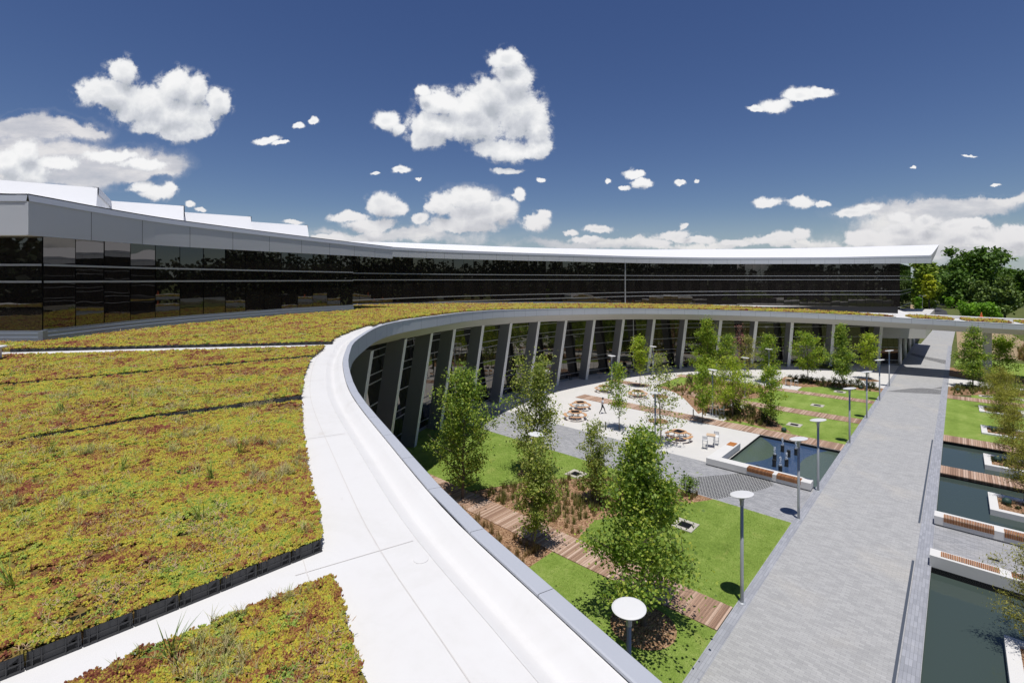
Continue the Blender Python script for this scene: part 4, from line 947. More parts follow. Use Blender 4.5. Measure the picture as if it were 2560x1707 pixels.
# ------------------------------------------------------------------ fountain
M['nozzle'] = plain('wet bronze', (.055,.055,.05), .35, .3)
def nozzle():
    t = thing('fountain_nozzle', 'x', 'fountain nozzle')
    c = MB(); c.lathe([(.14,-.7),(.14,.30),(.15,.31),(.15,.36),(.11,.365),(.09,.30)], n=20); c.build('cylinder', M['nozzle'], t)
    return t
def water_white():
    m, t_, b = newmat('splashing water'); t_.set(b, 'Base Color', (.85,.9,.95,1)); t_.set(b, 'Roughness', .3); return m
M['splash'] = water_white()
nz0 = nozzle(); rgf = random.Random(3)
def jet(hh, seed):
    rj = random.Random(seed); mb = MB()
    for k in range(90):
        f = rj.random(); a = rj.uniform(0,6.28); rr = .02+.07*(1-f)*rj.random()+.05*f*rj.random()
        x, y, z = rr*math.cos(a), rr*math.sin(a), .34+hh*f; s = rj.uniform(.010,.026)
        mb.add([(x-s,y,z),(x,y-s,z),(x+s,y,z),(x,y+s,z),(x,y,z+s*3),(x,y,z-s*1.6)], [(0,1,4),(1,2,4),(2,3,4),(3,0,4),(1,0,5),(2,1,5),(3,2,5),(0,3,5)])
    for k in range(70):          # foam where the water falls back
        a = rj.uniform(0,6.28); rr = rj.uniform(.12,.85)**1.1; s = rj.uniform(.012,.04)*(1.1-rr*.7)
        x, y, z = rr*math.cos(a), rr*math.sin(a), -.205+.0
        mb.add([(x-s,y,z),(x,y-s,z),(x+s,y,z),(x,y+s,z),(x,y,z+s*.5)], [(0,1,4),(1,2,4),(2,3,4),(3,0,4)])
    return mb
NZ = [(46.1,-11.05,.55,'jet nozzle farthest back on the left of the fountain group'),(45.1,-10.35,.0,'dry nozzle cylinder in the middle of the fountain group'),(46.0,-10.0,.6,'jet nozzle farthest back on the right of the fountain group'),(43.3,-10.95,.5,'jet nozzle on the left of the middle pair in the fountain'),(42.0,-10.65,.0,'shorter dry nozzle on the left of the fountain group'),(42.7,-9.95,.45,'jet nozzle on the right of the middle pair in the fountain'),(40.9,-9.95,.6,'jet nozzle nearest the white bench in the fountain'),(41.0,-11.6,-1,'low dark nozzle alone by the bench at the left of the pool'),(39.9,-8.95,-1,'low dark nozzle close behind the timber bench seat')]
for i, (u, v, hh, lab) in enumerate(NZ):
    o = nz0 if i == 0 else dup(nz0, (0,0,0)); o.location = W(u, v, -.22 + (.18 if hh >= 0 else -.25)); o['label'] = lab; o['group'] = 'fountain nozzles'
    NZO = (globals().get('NZO') or [])+[(o, hh, i)]
for o, hh, i in NZO:
    if hh > 0: jet(hh*1.25, i).build('water_jet', M['splash'], o)
# ------------------------------------------------------------------ planters and plinth boxes of the ponds
def planter(label, u0, u1, v0, v1, zb, zt, curb=.42):
    t = thing('planter', label, 'planter', W(u0, v0, 0), RZ, 'white stone planters'); L, D = v1-v0, u1-u0
    f = MB(); f.box(0, L, 0, curb, zb, zt); f.box(0, L, D-curb, D, zb, zt); f.box(0, curb, curb, D-curb, zb, zt-.001); f.box(L-curb, L, curb, D-curb, zb, zt-.001); f.build('curb', M['bench_conc'], t, bevel=.01)
    s = MB(); s.box(curb, L-curb, curb, D-curb, zb+.02, zt-.10); s.build('soil', M['mulch'], t); return t
planter('long white planter in the lawn farthest back on the right, holding a feathery tree', 73.6, 76.9, 1.7, 5.4, -.02, .14)
planter('long white planter in the lawn right next to the boardwalk over the pond', 63.3, 66.7, 1.62, 6.5, -.02, .15)
planter('white planter standing in the pond between the two boardwalks on the right', 52.7, 56.1, 1.52, 7, -.7, .10)
planter('white planter standing in the pond just behind the slatted bench on the right', 42.7, 46.1, 1.47, 7, -.7, .10)
planter('white planter standing in the nearest pond at the bottom right corner', 24.4, 28.0, 1.36, 7, -.7, .10)
# uplight boxes set in the lawns
M['stone'] = plain('buff stone', (.47,.44,.38), .85, var=.08)
def grate(label, u, v, s=.62):
    t = thing('lawn_grate', label, 'grate', W(u, v, .012), RZ, 'square grates in the lawns')
    f = MB(); i = s*.56
    for a in ((-s,s,-s,-i),(-s,s,i,s),(-s,-i,-i,i),(i,s,-i,i)): f.box(*a, 0, .05)
    f.build('stone_frame', M['stone'], t)
    g = MB(); g.box(-i, i, -i, i, 0, .018)
    for k in range(7): g.box(-i, i, -i+k*2*i/7+.02, -i+k*2*i/7+.06, .019, .03)
    g.build('grating', M['darkmetal'], t)
for a in (('square stone framed grate in the lawn under the birches at the left',29.7,-20.92),('square stone framed grate in the near lawn beside the big leafy tree',27.88,-11.84),('square stone framed grate in the lawn just beyond the fountain pool',54.5,-12.0),('square stone framed grate in the middle lawn strip by the promenade',64.67,-11.9),('square stone framed grate in the last small lawn below the cone shaped tree',74.45,-11.2),('square stone framed grate in the back lawn right of the promenade',83.8,2.5),('square stone framed grate at the right edge of the back lawn',84.3,5.3)): grate(*a)
# dark green globe uplights
def globe(label, u, v, z, r=.24):
    t = thing('globe_light', label, 'garden light', W(u, v, z), 0, 'dark green globe lights')
    b = MB(); b.lathe([(r*.45,0),(r*.85,r*.25),(r,r*.75),(r*.9,r*1.25),(r*.6,r*1.6),(r*.2,r*1.75)], n=18); b.build('shade', M['greenball'], t, smooth=True)
    c = MB(); c.lathe([(r*.5,-.01),(r*.5,.05)], n=14); c.build('base', M['darkmetal'], t)
for a in (('dark green globe light in the mulch at the pool boardwalk',51.4,-12.2,.02),('dark green globe light in the row of small dark shrubs',78.5,-9.5,.02),('dark green globe light in the bed right of the promenade',85.2,0.0,.02),('dark green globe light in the lawn planter right of the promenade',65.2,2.5,.05),('dark green globe light in the pond planter between the boardwalks',54.6,2.3,.0),('dark green globe light in the pond planter behind the slatted bench',44.6,2.3,.0)): globe(*a)
def bollard(label, u, v):
    b = MB(); b.lathe([(.05,0),(.05,.72),(.055,.73),(.055,.78),(.0,.80)], n=12); b.v = [p for p in b.v]; tag(b.build('bollard', M['darkmetal'], loc=W(u, v, .01)), label, 'bollard', 'dark plaza bollards')
bollard('thin dark bollard beside the mulch ring in front of the picnic tables', 40.4, -25.0); bollard('thin dark bollard beside the pool boardwalk near the young tree', 50.6, -20.6)
bx = MB(); bx.box(-.14,.14,-.1,.1,0,.62); bx.box(-.16,.16,-.12,.12,.62,.66); tag(bx.build('utility_box', M['white'], loc=W(88.6,.3,.01), rz=RZ, bevel=.01), 'small white utility post in the bed right of the promenade', 'utility box')
# ------------------------------------------------------------------ picnic tables
def picnic():
    t = thing('picnic_table', 'x', 'picnic table')
    def ring(r0, r1, a0, a1, n, z0, z1, mb):
        A = [a0+(a1-a0)*i/n for i in range(n+1)]
        po = [(r1*math.cos(a), r1*math.sin(a)) for a in A]+[(r0*math.cos(a), r0*math.sin(a)) for a in reversed(A)]
        mb.prism(po, z0, z1)
    o = math.pi/8
    tp = MB(); oc = lambda r: [(r*math.cos(o+k*math.pi/4), r*math.sin(o+k*math.pi/4)) for k in range(8)]
    tp.prism(oc(.74), .72, .765); tp.build('tabletop', M['wood_table'], t)
    ins = MB(); s = .42; ins.prism([(-s,-s*.95),(s,-s*.95),(s,s*.95),(-s,s*.95)], .766, .775); ins.build('inlay', M['darkmetal'], t)
    for k in range(4):
        b = MB(); a = k*math.pi/2; ring(.92, 1.22, a-.62, a+.62, 8, .43, .47, b); b.build('seat', M['wood_table'], t)
    fr = MB()
    for k in range(4):
        a = k*math.pi/2+.78; c, s_ = math.cos(a), math.sin(a)
        fr.tube([(.38*c,.38*s_,.72),(.46*c,.46*s_,.0)], .035, 8)
        fr.tube([(.42*c,.42*s_,.36),(.8*c,.8*s_,.36),(1.02*c,1.02*s_,.42)], .025, 6)
    for k in range(4):
        a = k*math.pi/2; c, s_ = math.cos(a), math.sin(a)
        fr.tube([(1.07*c,1.07*s_,.43),(1.07*c,1.07*s_,0)], .04, 8)
    cr = [(1.07*math.cos(i/32*6.2832), 1.07*math.sin(i/32*6.2832), .40) for i in range(33)]; fr.tube(cr, .022, 6, cap=False)
    fr.build('frame', M['galv'], t)
    return t
pt0 = picnic()
PT = [((41.46,-29.3),'round picnic table nearest the grey cross path, in front of the other picnic tables'),((45.05,-31.15),'round picnic table just behind the nearest one, left of the walking man'),((54.05,-33.68),'round picnic table beside the plaza lamp post, closest to the building shade'),((54.47,-29.1),'round picnic table in the middle of the plaza behind the slender young tree'),((42.45,-18.6),'round picnic table half hidden by the sparse tree near the bar table')]
for i, (uvp, lab) in enumerate(PT):
    o = pt0 if i == 0 else dup(pt0, (0,0,0)); o.location = W(*uvp, .008); o.rotation_euler.z = RZ+.78+i*.15; o['label'] = lab; o['group'] = 'round timber picnic tables'
# bar tables, stools, cafe tables
def bartable(h=1.06):
    t = thing('bar_table', 'x', 'table'); a = MB(); a.box(-.36,.36,-.36,.36,h-.035,h); a.build('tabletop', M['wood_pale'], t)
    f = MB()
    for x in (-.31,.31):
        for y in (-.31,.31): f.box(x-.018,x+.018,y-.018,y+.018,0,h-.036)
    f.box(-.31,.31,-.33,-.30,h-.10,h-.037); f.box(-.31,.31,.30,.33,h-.10,h-.037); f.build('frame', M['white'], t); return t
def stool(sh=.76, bh=1.14):
    t = thing('bar_stool', 'x', 'stool'); a = MB(); a.box(-.21,.21,-.20,.20,sh-.03,sh); a.build('seat', M['white'], t, bevel=.01)
    b = MB(); b.box(-.20,.20,.20,.225,sh+.10,bh); b.build('backrest', M['white'], t)
    for x in (-.19,.19):
        for y in (-.18,.20): l = MB(); l.box(x-.014,x+.014,y-.014,y+.014,0,sh-.031 if y < 0 else bh-.02); l.build('leg', M['galv'], t)
    r = MB(); r.box(-.17,.17,-.19,-.17,.28,.31); r.box(-.17,.17,.19,.21,.28,.31); r.box(-.20,-.18,-.16,.18,.36,.39); r.box(.18,.20,-.16,.18,.36,.39); r.build('footrest', M['galv'], t); return t
bt0 = bartable(); st0 = stool()
def place(src_, loc, rz, lab, grp, first=[]):
    if src_.name in first: o = dup(src_, loc, rz)
    else: o = src_; first.append(src_.name); o.location = loc; o.rotation_euler.z = rz
    o['label'] = lab; o['group'] = grp; return o
BT, ST = 'pale bar tables', 'white bar stools'
place(bt0, W(42.5,-15.75,.008), RZ+.3, 'pale bar table between two white stools on the plaza left of the pool', BT)
place(bt0, W(52.6,-19.15,.018), RZ, 'pale bar table on the small paved pad by a lamp post', BT)
place(bt0, W(74.1,-17.0,.018), RZ, 'pale bar table on the far paved pad near the planting', BT)
place(st0, W(41.7,-15.95,.008), RZ+math.pi+.3, 'white bar stool on the near side of the plaza bar table', ST)
place(st0, W(43.3,-15.6,.008), RZ+.2, 'white bar stool on the far side of the plaza bar table', ST)
place(st0, W(52.75,-18.4,.018), RZ-1.5, 'white bar stool beside the bar table on the small paved pad', ST)
place(st0, W(74.6,-16.2,.018), RZ-1.4, 'white bar stool beside the bar table on the far pad', ST)
def cafe():
    t = thing('cafe_table', 'x', 'table'); a = MB(); a.lathe([(.40,.70),(.42,.715),(.42,.735),(.0,.74)], n=24); a.build('tabletop', M['wood_pale'], t)
    p = MB(); p.lathe([(.24,0),(.24,.015),(.035,.03),(.03,.70)], n=16); p.build('pedestal', M['galv'], t); return t
def chair():
    t = thing('cafe_chair', 'x', 'chair'); a = MB(); a.box(-.22,.22,-.21,.21,.42,.455); a.build('seat', M['white'], t, bevel=.01)
    b = MB(); b.add([(-.21,.20,.50),(.21,.20,.50),(.20,.27,.86),(-.20,.27,.86),(-.21,.225,.50),(.21,.225,.50),(.20,.295,.86),(-.20,.295,.86)], [(0,1,2,3),(5,4,7,6),(4,0,3,7),(1,5,6,2),(3,2,6,7),(4,5,1,0)]); b.build('backrest', M['white'], t)
    for x in (-.2,.2):
        for y in (-.19,.2): l = MB(); l.tube([(x,y,.0),(x,y,.44)] if y < 0 else [(x,y-.02,0),(x,y,.44),(x,.27,.84)], .013, 6); l.build('leg', M['galv'], t)
        r = MB(); r.tube([(x*1.1,-.18,.44),(x*1.1,-.17,.64),(x*1.1,.22,.66)], .012, 6); r.build('armrest', M['galv'], t)
    return t
ca0, ch0 = cafe(), chair(); CT, CC = 'cafe tables under the roof edge', 'white cafe chairs under the roof edge'
def gp(x, y): Y = 1208.9*HCAM/(y-698.8); return ((x-1280)/1208.9*Y, Y, .008)
place(ca0, gp(1405,944), 0, 'cafe table of the seated person in red, beside a leaning column', CT)
place(ca0, gp(1499,945), 0, 'empty cafe table standing alone between two leaning columns', CT)
place(ca0, gp(1578,934), 0, 'cafe table of the seated person in pale grey behind the bright sapling', CT)
place(ca0, gp(1708,918), 0, 'cafe table at the column left of the tallest courtyard tree', CT)
CH = [(gp(1421,949), .6, 'white cafe chair of the seated person in red'),(gp(1437,940), -1.2, 'white cafe chair empty to the right of the person in red'),(gp(1375,952), 1.8, 'white cafe chair left of the leaning column behind the birch'),(gp(1566,938), .9, 'white cafe chair of the person in pale grey'),(gp(1592,930), -1.4, 'white cafe chair of the person in black by the sapling'),(gp(1310,984), .3, 'white cafe chair alone in the shade behind the tall birch'),(gp(1719,917), -1.0, 'white cafe chair of the person by the tallest tree')]
for loc, rz, lab in CH: place(ch0, loc, rz, lab, CC)
# ------------------------------------------------------------------ people
M['skin'] = plain('skin', (.46,.27,.19), .55, var=.03); M['hair'] = plain('dark hair', (.02,.016,.014), .6)
def cloth(name, c): return plain(name, c, .85, var=.08, scale=12)
def skin_body(name, pts, edges, rad, mat, parent, sub=2, root=0, mats=None, split=None):
    me = bpy.data.meshes.new(name); me.from_pydata(pts, edges, []); o = bpy.data.objects.new(name, me); COL.objects.link(o)
    sk = o.modifiers.new('skin', 'SKIN'); lay = me.skin_vertices[0].data if me.skin_vertices else None
    for i, r in enumerate(rad): lay[i].radius = (r, r) if not isinstance(r, tuple) else r
    lay[root].use_root = True
    sb = o.modifiers.new('sub', 'SUBSURF'); sb.levels = sub; sb.render_levels = sub
    dg = bpy.context.evaluated_depsgraph_get(); ev = o.evaluated_get(dg); m2 = bpy.data.meshes.new_from_object(ev)
    bpy.data.objects.remove(o)
    o2 = bpy.data.objects.new(name, m2); COL.objects.link(o2); o2.parent = parent
    m2.materials.clear()
    for m in (mats or [mat]): m2.materials.append(m)
    if split:
        for p in m2.polygons: p.material_index = split(p.center)
    m2.polygons.foreach_set('use_smooth', [True]*len(m2.polygons)); return o2
def add_skin_layer(me):
    bm = bmesh.new(); bm.from_mesh(me); bm.verts.layers.skin.verify(); bm.to_mesh(me); bm.free()
def figure(label, loc, rz, J, shirt, trouser, sleeve=.62, group=None, hold=None):
    """J: joints; one continuous skinned body, coloured as skin, shirt and trousers by region"""
    t = thing('person', label, 'person', loc, rz, group)
    names = list(J); P = [J[n] for n in names]; ix = {n: i for i, n in enumerate(names)}
    E = [('pelvis','waist'),('waist','chest'),('chest','neck'),('neck','head'),('head','crown'),('chest','shL'),('shL','elL'),('elL','wrL'),('wrL','haL'),('chest','shR'),('shR','elR'),('elR','wrR'),('wrR','haR'),
         ('pelvis','hipL'),('hipL','knL'),('knL','anL'),('anL','toL'),('pelvis','hipR'),('hipR','knR'),('knR','anR'),('anR','toR')]
    RD = {'pelvis':(.15,.115),'waist':(.135,.10),'chest':(.165,.115),'neck':.055,'head':.088,'crown':.075,'sh':.068,'el':.047,'wr':.034,'ha':.036,'hip':.092,'kn':.062,'an':.043,'to':.036}
    rad = [RD.get(n, RD.get(n[:-1])) for n in names]
    for h in ('L','R'):      # five fingers on each hand
        w, p = Vector(J['wr'+h]), Vector(J['ha'+h]); d = (p-w).normalized(); sd = d.cross(Vector((0,0,1)) if abs(d.z) < .9 else Vector((0,1,0))).normalized(); nrm = sd.cross(d)
        for k in range(5):
            names += ['f%s%d' % (h,k), 'g%s%d' % (h,k)]; off_ = (k-1.5)*.019
            if k < 4: a = p+d*.03+sd*off_; b = a+d*(.036+.008*(1.5-abs(k-1.5)))+nrm*.014
            else: a = p-d*.02+sd*.035; b = a+d*.03+sd*.022
            i0_ = len(P); P += [tuple(a), tuple(b)]; rad += [.010,.008]; ix[names[-2]] = i0_; ix[names[-1]] = i0_+1
            E += [('ha'+h, names[-2]), (names[-2], names[-1])]
    me = bpy.data.meshes.new('person_body'); me.from_pydata(P, [(ix[a], ix[b]) for a, b in E], []); add_skin_layer(me)
    o = bpy.data.objects.new('body', me); COL.objects.link(o); o.modifiers.new('skin', 'SKIN')
    for i, r in enumerate(rad): me.skin_vertices[0].data[i].radius = r if isinstance(r, tuple) else (r, r)
    me.skin_vertices[0].data[0].use_root = True
    s = o.modifiers.new('sub', 'SUBSURF'); s.levels = 2; s.render_levels = 2
    dg = bpy.context.evaluated_depsgraph_get(); m2 = bpy.data.meshes.new_from_object(o.evaluated_get(dg)); bpy.data.objects.remove(o)
    m2.materials.clear()
    for m in (M['skin'], shirt, trouser, M['darkmetal']): m2.materials.append(m)
    segs = [(Vector(J[a]), Vector(J[b]), a, b) for a, b in E if a in J and b in J]
    waistz = J['waist'][2]
    for p in m2.polygons:
        c = p.center; best = None
        for a, b, na, nb in segs:
            ab = b-a; f = max(0, min(1, (c-a).dot(ab)/max(ab.length_squared, 1e-6))); dd = (c-(a+ab*f)).length
            if best is None or dd < best[0]: best = (dd, na, nb, f)
        _, na, nb, f = best; k = 0
        if na in ('pelvis',) and nb == 'waist': k = 2 if f < .5 else 1
        elif na in ('waist',) or (na == 'chest' and nb in ('neck','shL','shR')): k = 1 if not (nb == 'neck' and f > .6) else 0
        elif na.startswith('sh'): k = 1 if f < sleeve else 0
        elif na == 'pelvis' or na.startswith('hip') or na.startswith('kn'): k = 2
        elif na.startswith('an'): k = 3
        p.material_index = k
    m2.polygons.foreach_set('use_smooth', [True]*len(m2.polygons))
    ob = bpy.data.objects.new('body', m2); COL.objects.link(ob); ob.parent = t
    hd, cr = Vector(J['head']), Vector(J['crown'])
    hm = MB(); c = hd+(cr-hd)*.45
    hm.lathe([(.070,-.075),(.100,-.03),(.106,.03),(.092,.085),(.055,.118),(.01,.128)], (c.x, c.y+.014, c.z), 16); hb = hm.build('hair', M['hair'], t, smooth=True)
    f = MB(); fy = -.090
    f.lathe([(.012,-.02),(.017,-.005),(.008,.028)], (hd.x, hd.y+fy-.002, hd.z+.01), 8)            # nose
    f.build('nose', M['skin'], t, smooth=True)
    e = MB(); 
    for sx in (-.032,.032): e.box(hd.x+sx-.012, hd.x+sx+.012, hd.y+fy-.004, hd.y+fy+.01, hd.z+.035, hd.z+.046)
    e.box(hd.x-.024, hd.x+.024, hd.y+fy+.002, hd.y+fy+.012, hd.z-.032, hd.z-.025); e.build('face_features', M['hair'], t)
    for sx in (-1,1):
        ea = MB(); ea.lathe([(.008,-.03),(.016,-.012),(.018,.012),(.010,.03)], (hd.x+sx*.096, hd.y+.012, hd.z+.02), 8); ea.build('ear', M['skin'], t, smooth=True)
    return t
# walking: local -y is forward
WALK = dict(pelvis=(0,0,.93), waist=(0,-.01,1.10), chest=(0,-.03,1.34), neck=(0,-.045,1.50), head=(0,-.06,1.60), crown=(0,-.06,1.70), shL=(.185,-.03,1.41), elL=(.215,.10,1.15), wrL=(.20,.04,.92), haL=(.20,.02,.85),
  shR=(-.185,-.03,1.41), elR=(-.22,-.10,1.14), wrR=(-.13,-.32,1.20), haR=(-.09,-.38,1.23), hipL=(.095,-.02,.88), knL=(.10,-.24,.50), anL=(.10,-.33,.09), toL=(.105,-.49,.05), hipR=(-.095,.02,.88), knR=(-.10,.13,.48), anR=(-.10,.36,.13), toR=(-.105,.29,.03))
figure('man in a white shirt and black trousers walking across the plaza', (*gp(1506,1034)[:2], .008), -math.pi/2*-1 if False else math.pi/2, WALK, cloth('white shirt', (.72,.74,.80)), cloth('black trousers', (.018,.018,.024)))
SIT = dict(pelvis=(0,.05,.54), waist=(0,.06,.70), chest=(0,.03,.94), neck=(0,.0,1.09), head=(0,-.03,1.19), crown=(0,-.03,1.29), shL=(.185,.03,1.00), elL=(.23,-.05,.76), wrL=(.15,-.30,.76), haL=(.11,-.36,.77), shR=(-.185,.03,1.00), elR=(-.23,-.05,.76), wrR=(-.15,-.30,.76), haR=(-.11,-.36,.77),
  hipL=(.10,.0,.53), knL=(.13,-.42,.52), anL=(.13,-.40,.09), toL=(.135,-.55,.05), hipR=(-.10,.0,.53), knR=(-.13,-.42,.52), anR=(-.13,-.44,.09), toR=(-.135,-.59,.05))
def sit(i, lab, sh, tr):
    loc, rz, _ = CH[i]; figure(lab, (loc[0], loc[1], .008), rz, SIT, sh, tr)
dk = cloth('black cloth', (.02,.02,.025))
sit(0, 'person in a dark red top sitting on a white chair by a leaning column', cloth('dark red top', (.22,.02,.04)), dk)
sit(2, 'person in black sitting left of the leaning column behind the birch', dk, dk)
sit(3, 'person in a pale grey top sitting with back to the plaza', cloth('pale grey top', (.55,.56,.60)), dk)
sit(4, 'person in black sitting beside the bright green sapling', dk, dk)
sit(6, 'person in dark navy sitting near the tallest courtyard tree', cloth('navy cloth', (.02,.025,.05)), dk)
# far road furniture
t = thing('street_lamp', 'tall thin street lamp with twin heads beside the far road', 'street lamp', (0,0,0)); Y = 205.0; X = (2306-1280)/1208.9*Y; t.location = (X, Y, 0)
p = MB(); p.tube([(0,0,0),(0,0,7.6)], [.09,.06], 8); p.build('pole', M['steel'], t); p = MB(); p.tube([(-1.0,0,7.7),(0,0,7.55),(1.0,0,7.7)], .05, 6); p.build('arm', M['steel'], t)
for s_ in (-1,1): p = MB(); p.box(s_*1.2-.35, s_*1.2+.35, -.15, .15, 7.66, 7.8); p.build('lamp_head', M['lampwhite'], t)
gt = MB(); x0, y0, _ = W(233,-9.3); 
t = thing('barrier_gate', 'white barrier arm lowered across the far road', 'barrier', W(214,-9.2,.02), RZ)
p = MB(); p.box(-.25,.25,-.2,.2,0,1.1); p.build('post', M['white'], t); p = MB(); p.box(.26,5.2,-.06,.06,.86,1.02); p.build('arm', M['white'], t); p = MB(); p.box(5.2,5.35,-.06,.06,0,1.0); p.build('rest', M['white'], t)
t = thing('traffic_cone', 'orange traffic cone standing on the back edge of the footbridge', 'traffic cone')
k = int(np.argmin(np.abs((edge[i0:,0]+enrm[i0:,0]*7.8)/(edge[i0:,1]+enrm[i0:,1]*7.8)-(2449.5-1280)/1208.9)))+i0; t.location = (*(edge[k]+enrm[k]*7.8), float(ez[k])+.36)
M['orange'] = plain('orange plastic', (.75,.16,.04), .5); p = MB(); p.lathe([(.17,.03),(.05,.68),(.035,.72),(0,.72)], n=16); p.build('cone', M['orange'], t, smooth=True); p = MB(); p.box(-.22,.22,-.22,.22,0,.03); p.build('base', M['orange'], t); p = MB(); p.lathe([(.122,.27),(.085,.47)], n=16); p.build('stripe', M['white'], t)
sg = MB(); sg.box(-2.4,2.4,-.12,.12,.9,2.3); sg.box(-2.0,-1.8,-.08,.08,0,.9); sg.box(1.8,2.0,-.08,.08,0,.9); Y = 300.0; tag(sg.build('sign_board', M['white'], loc=((2331.5-1280)/1208.9*Y, Y, 0)), 'blank white board under the trees at the end of the far road', 'sign')
# ------------------------------------------------------------------ trees: tapered trunk, limbs, leaf sized faces in clumps
PROF = {'pyramid': lambda t: (1-.86*t)*min(1, .8+t*2.5), 'oval': lambda t: math.sin(math.pi*(.14+.80*t))**.8, 'column': lambda t: (.62+.38*math.sin(math.pi*min(1,t*1.15)))*(1 if t < .72 else 1-(t-.72)*2.6), 'round': lambda t: math.sqrt(max(.03, 1-(1.75*t-.80)**2)), 'spread': lambda t: (1-.9*t*t)*min(1,.7+t)}
def tree_data(seed, h, r, cb=.2, prof='pyramid', n1=34, leaves=5000, ls=.12, stems=1, tr=.07, clump=.22, lpc=26, fill=.35, lean=(0,0), upk=1.0, droop=0.0, needle=False):
    rg = random.Random(seed); nr = np.random.default_rng(seed); T = MB(); B = []           # B: twig segments where leaves sit
    def limb(p, d, L, rad, lvl):
        pts = [p]; d = d.normalized(); n = 4 if lvl else 5
        for i in range(n):
            d = (d+Vector((rg.uniform(-.22,.22), rg.uniform(-.22,.22), rg.uniform(-.05,.2)*upk-droop))).normalized(); pts.append(pts[-1]+d*L/n)
        T.tube(pts, [max(.004, rad*(1-.8*i/n)) for i in range(n+1)], 5 if lvl == 0 else 4, cap=False)
        for i in range(1, n):
            B.append((pts[i], pts[i+1], L))
        if lvl == 0:
            for j in range(rg.randint(3,5)):
                i = rg.randint(1, n-1); q = pts[i]+(pts[i+1]-pts[i])*rg.random(); az = rg.uniform(0,6.28); dd = (d+Vector((math.cos(az),math.sin(az),rg.uniform(-.2,.6)))*.9).normalized()
                limb(q, dd, L*rg.uniform(.3,.5), rad*.45, 1)
        return pts
    for s in range(stems):
        a = rg.uniform(0,6.28)+s*6.283/max(1,stems); so = .10*(stems > 1); hs = h*(rg.uniform(.72,.98) if stems > 1 and s else .985); spread = (r*.42 if stems > 1 else r*.06)
        top = Vector((math.cos(a)*spread+lean[0], math.sin(a)*spread+lean[1], hs)); base = Vector((math.cos(a)*so, math.sin(a)*so, -.03)); n = 9; pts = []
        for i in range(n+1):
            f = i/n; p = base.lerp(top, f); w_ = r*.035*math.sin(f*3.14); p += Vector((rg.uniform(-1,1)*w_, rg.uniform(-1,1)*w_, 0)); pts.append(p)
        T.tube(pts, [max(.006, (tr if stems == 1 else tr*.6)*(1.25-f/n*.25 if f == 0 else (1-.93*f/n))) for f in range(n+1)], 8, cap=False)
        B.append((pts[-2], pts[-1], r)); m1 = n1 if stems == 1 else max(8, n1//stems+3)
        for i in range(m1):
            t = (i+rg.random())/m1; f = cb+(1-cb)*t*.97; k = min(n-1, int(f*n)); p = pts[k].lerp(pts[k+1], f*n-k); az = i*2.39996+rg.uniform(-.5,.5)+s
            L = r*PROF[prof](t)*rg.uniform(.62,1.12)*(1.0 if stems == 1 else .75); el = (.12+.85*t)*upk-droop*.8
            limb(p, Vector((math.cos(az)*math.cos(el), math.sin(az)*math.cos(el), math.sin(el))), max(.15, L*1.08), tr*(.34*(1-t)+.10), 0)
    A = np.array([[*a, *b] for a, b, _ in B]); wgt = np.linalg.norm(A[:,3:]-A[:,:3], axis=1); nc = max(12, leaves//lpc)
    i = nr.choice(len(A), nc, p=wgt/wgt.sum()); f = nr.random(nc)[:,None]; c = A[i,:3]*(1-f)+A[i,3:]*f
    c += nr.normal(0, clump*.30, c.shape)
    cnt = nr.poisson(lpc*(.12+2.3*nr.random(nc)**2)); ci = np.repeat(np.arange(nc), cnt); n = len(ci)
    sg = clump*(.5+.9*nr.random(nc)); P = c[ci]+nr.normal(0, 1, (n,3))*sg[ci][:,None]*np.array([1,1,.72])
    P[:,2] = np.maximum(P[:,2], .12)
    ax = nr.normal(0, 1, (n,3)); ax[:,2] -= .5; ax /= np.linalg.norm(ax, axis=1)[:,None]
    up = nr.normal(0, .55, (n,3)); up[:,2] += 1; sd = np.cross(ax, up); sd /= np.linalg.norm(sd, axis=1)[:,None]+1e-9; nm = np.cross(sd, ax)
    s = ls*(.45+1.1*nr.random(n))[:,None]; wd = (.12 if needle else .40)
    V = np.stack([P-ax*s*.5, P+sd*s*wd+nm*s*.10, P+ax*s*.5, P-sd*s*wd+nm*s*.10], 1).reshape(-1, 3); F = np.arange(n*4).reshape(n, 4)
    return T, V, F
def tree(name, label, cat, loc, mats, group=None, **kw):
    t = thing(name, label, cat, loc, random.Random(kw['seed']).uniform(0, 6.28), group)
    T, V, F = tree_data(**kw); T.build('trunk', mats[0], t, smooth=True)
    o = bpy.data.objects.new('crown', np_mesh('crown', V, F, mats[1])); COL.objects.link(o); o.parent = t; return t
LF = dict(
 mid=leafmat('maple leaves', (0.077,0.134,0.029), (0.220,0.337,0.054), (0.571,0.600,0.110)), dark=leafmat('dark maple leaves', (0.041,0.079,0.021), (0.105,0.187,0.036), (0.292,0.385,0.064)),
 birch=leafmat('birch leaves', (0.102,0.143,0.036), (0.292,0.364,0.076), (0.552,0.528,0.151), .4, (0.552,0.528,0.151)), lime=leafmat('lime green leaves', (0.176,0.243,0.030), (0.409,0.528,0.055), (0.552,0.528,0.090), .45),
 fresh=leafmat('fresh green leaves', (0.102,0.165,0.024), (0.264,0.397,0.044), (0.526,0.528,0.076), .42), cypress=leafmat('feathery cypress leaves', (0.147,0.155,0.030), (0.351,0.331,0.064), (0.552,0.528,0.136), .4),
 red=leafmat('russet buds', (0.292,0.088,0.090), (0.552,0.199,0.182), (0.552,0.375,0.300), .2), mixed=leafmat('mixed olive leaves', (0.147,0.133,0.061), (0.323,0.331,0.090), (0.552,0.528,0.182), .35, (0.552,0.287,0.361)))
g2 = lambda x, y: gp(x, y)[:2]+(.0,)
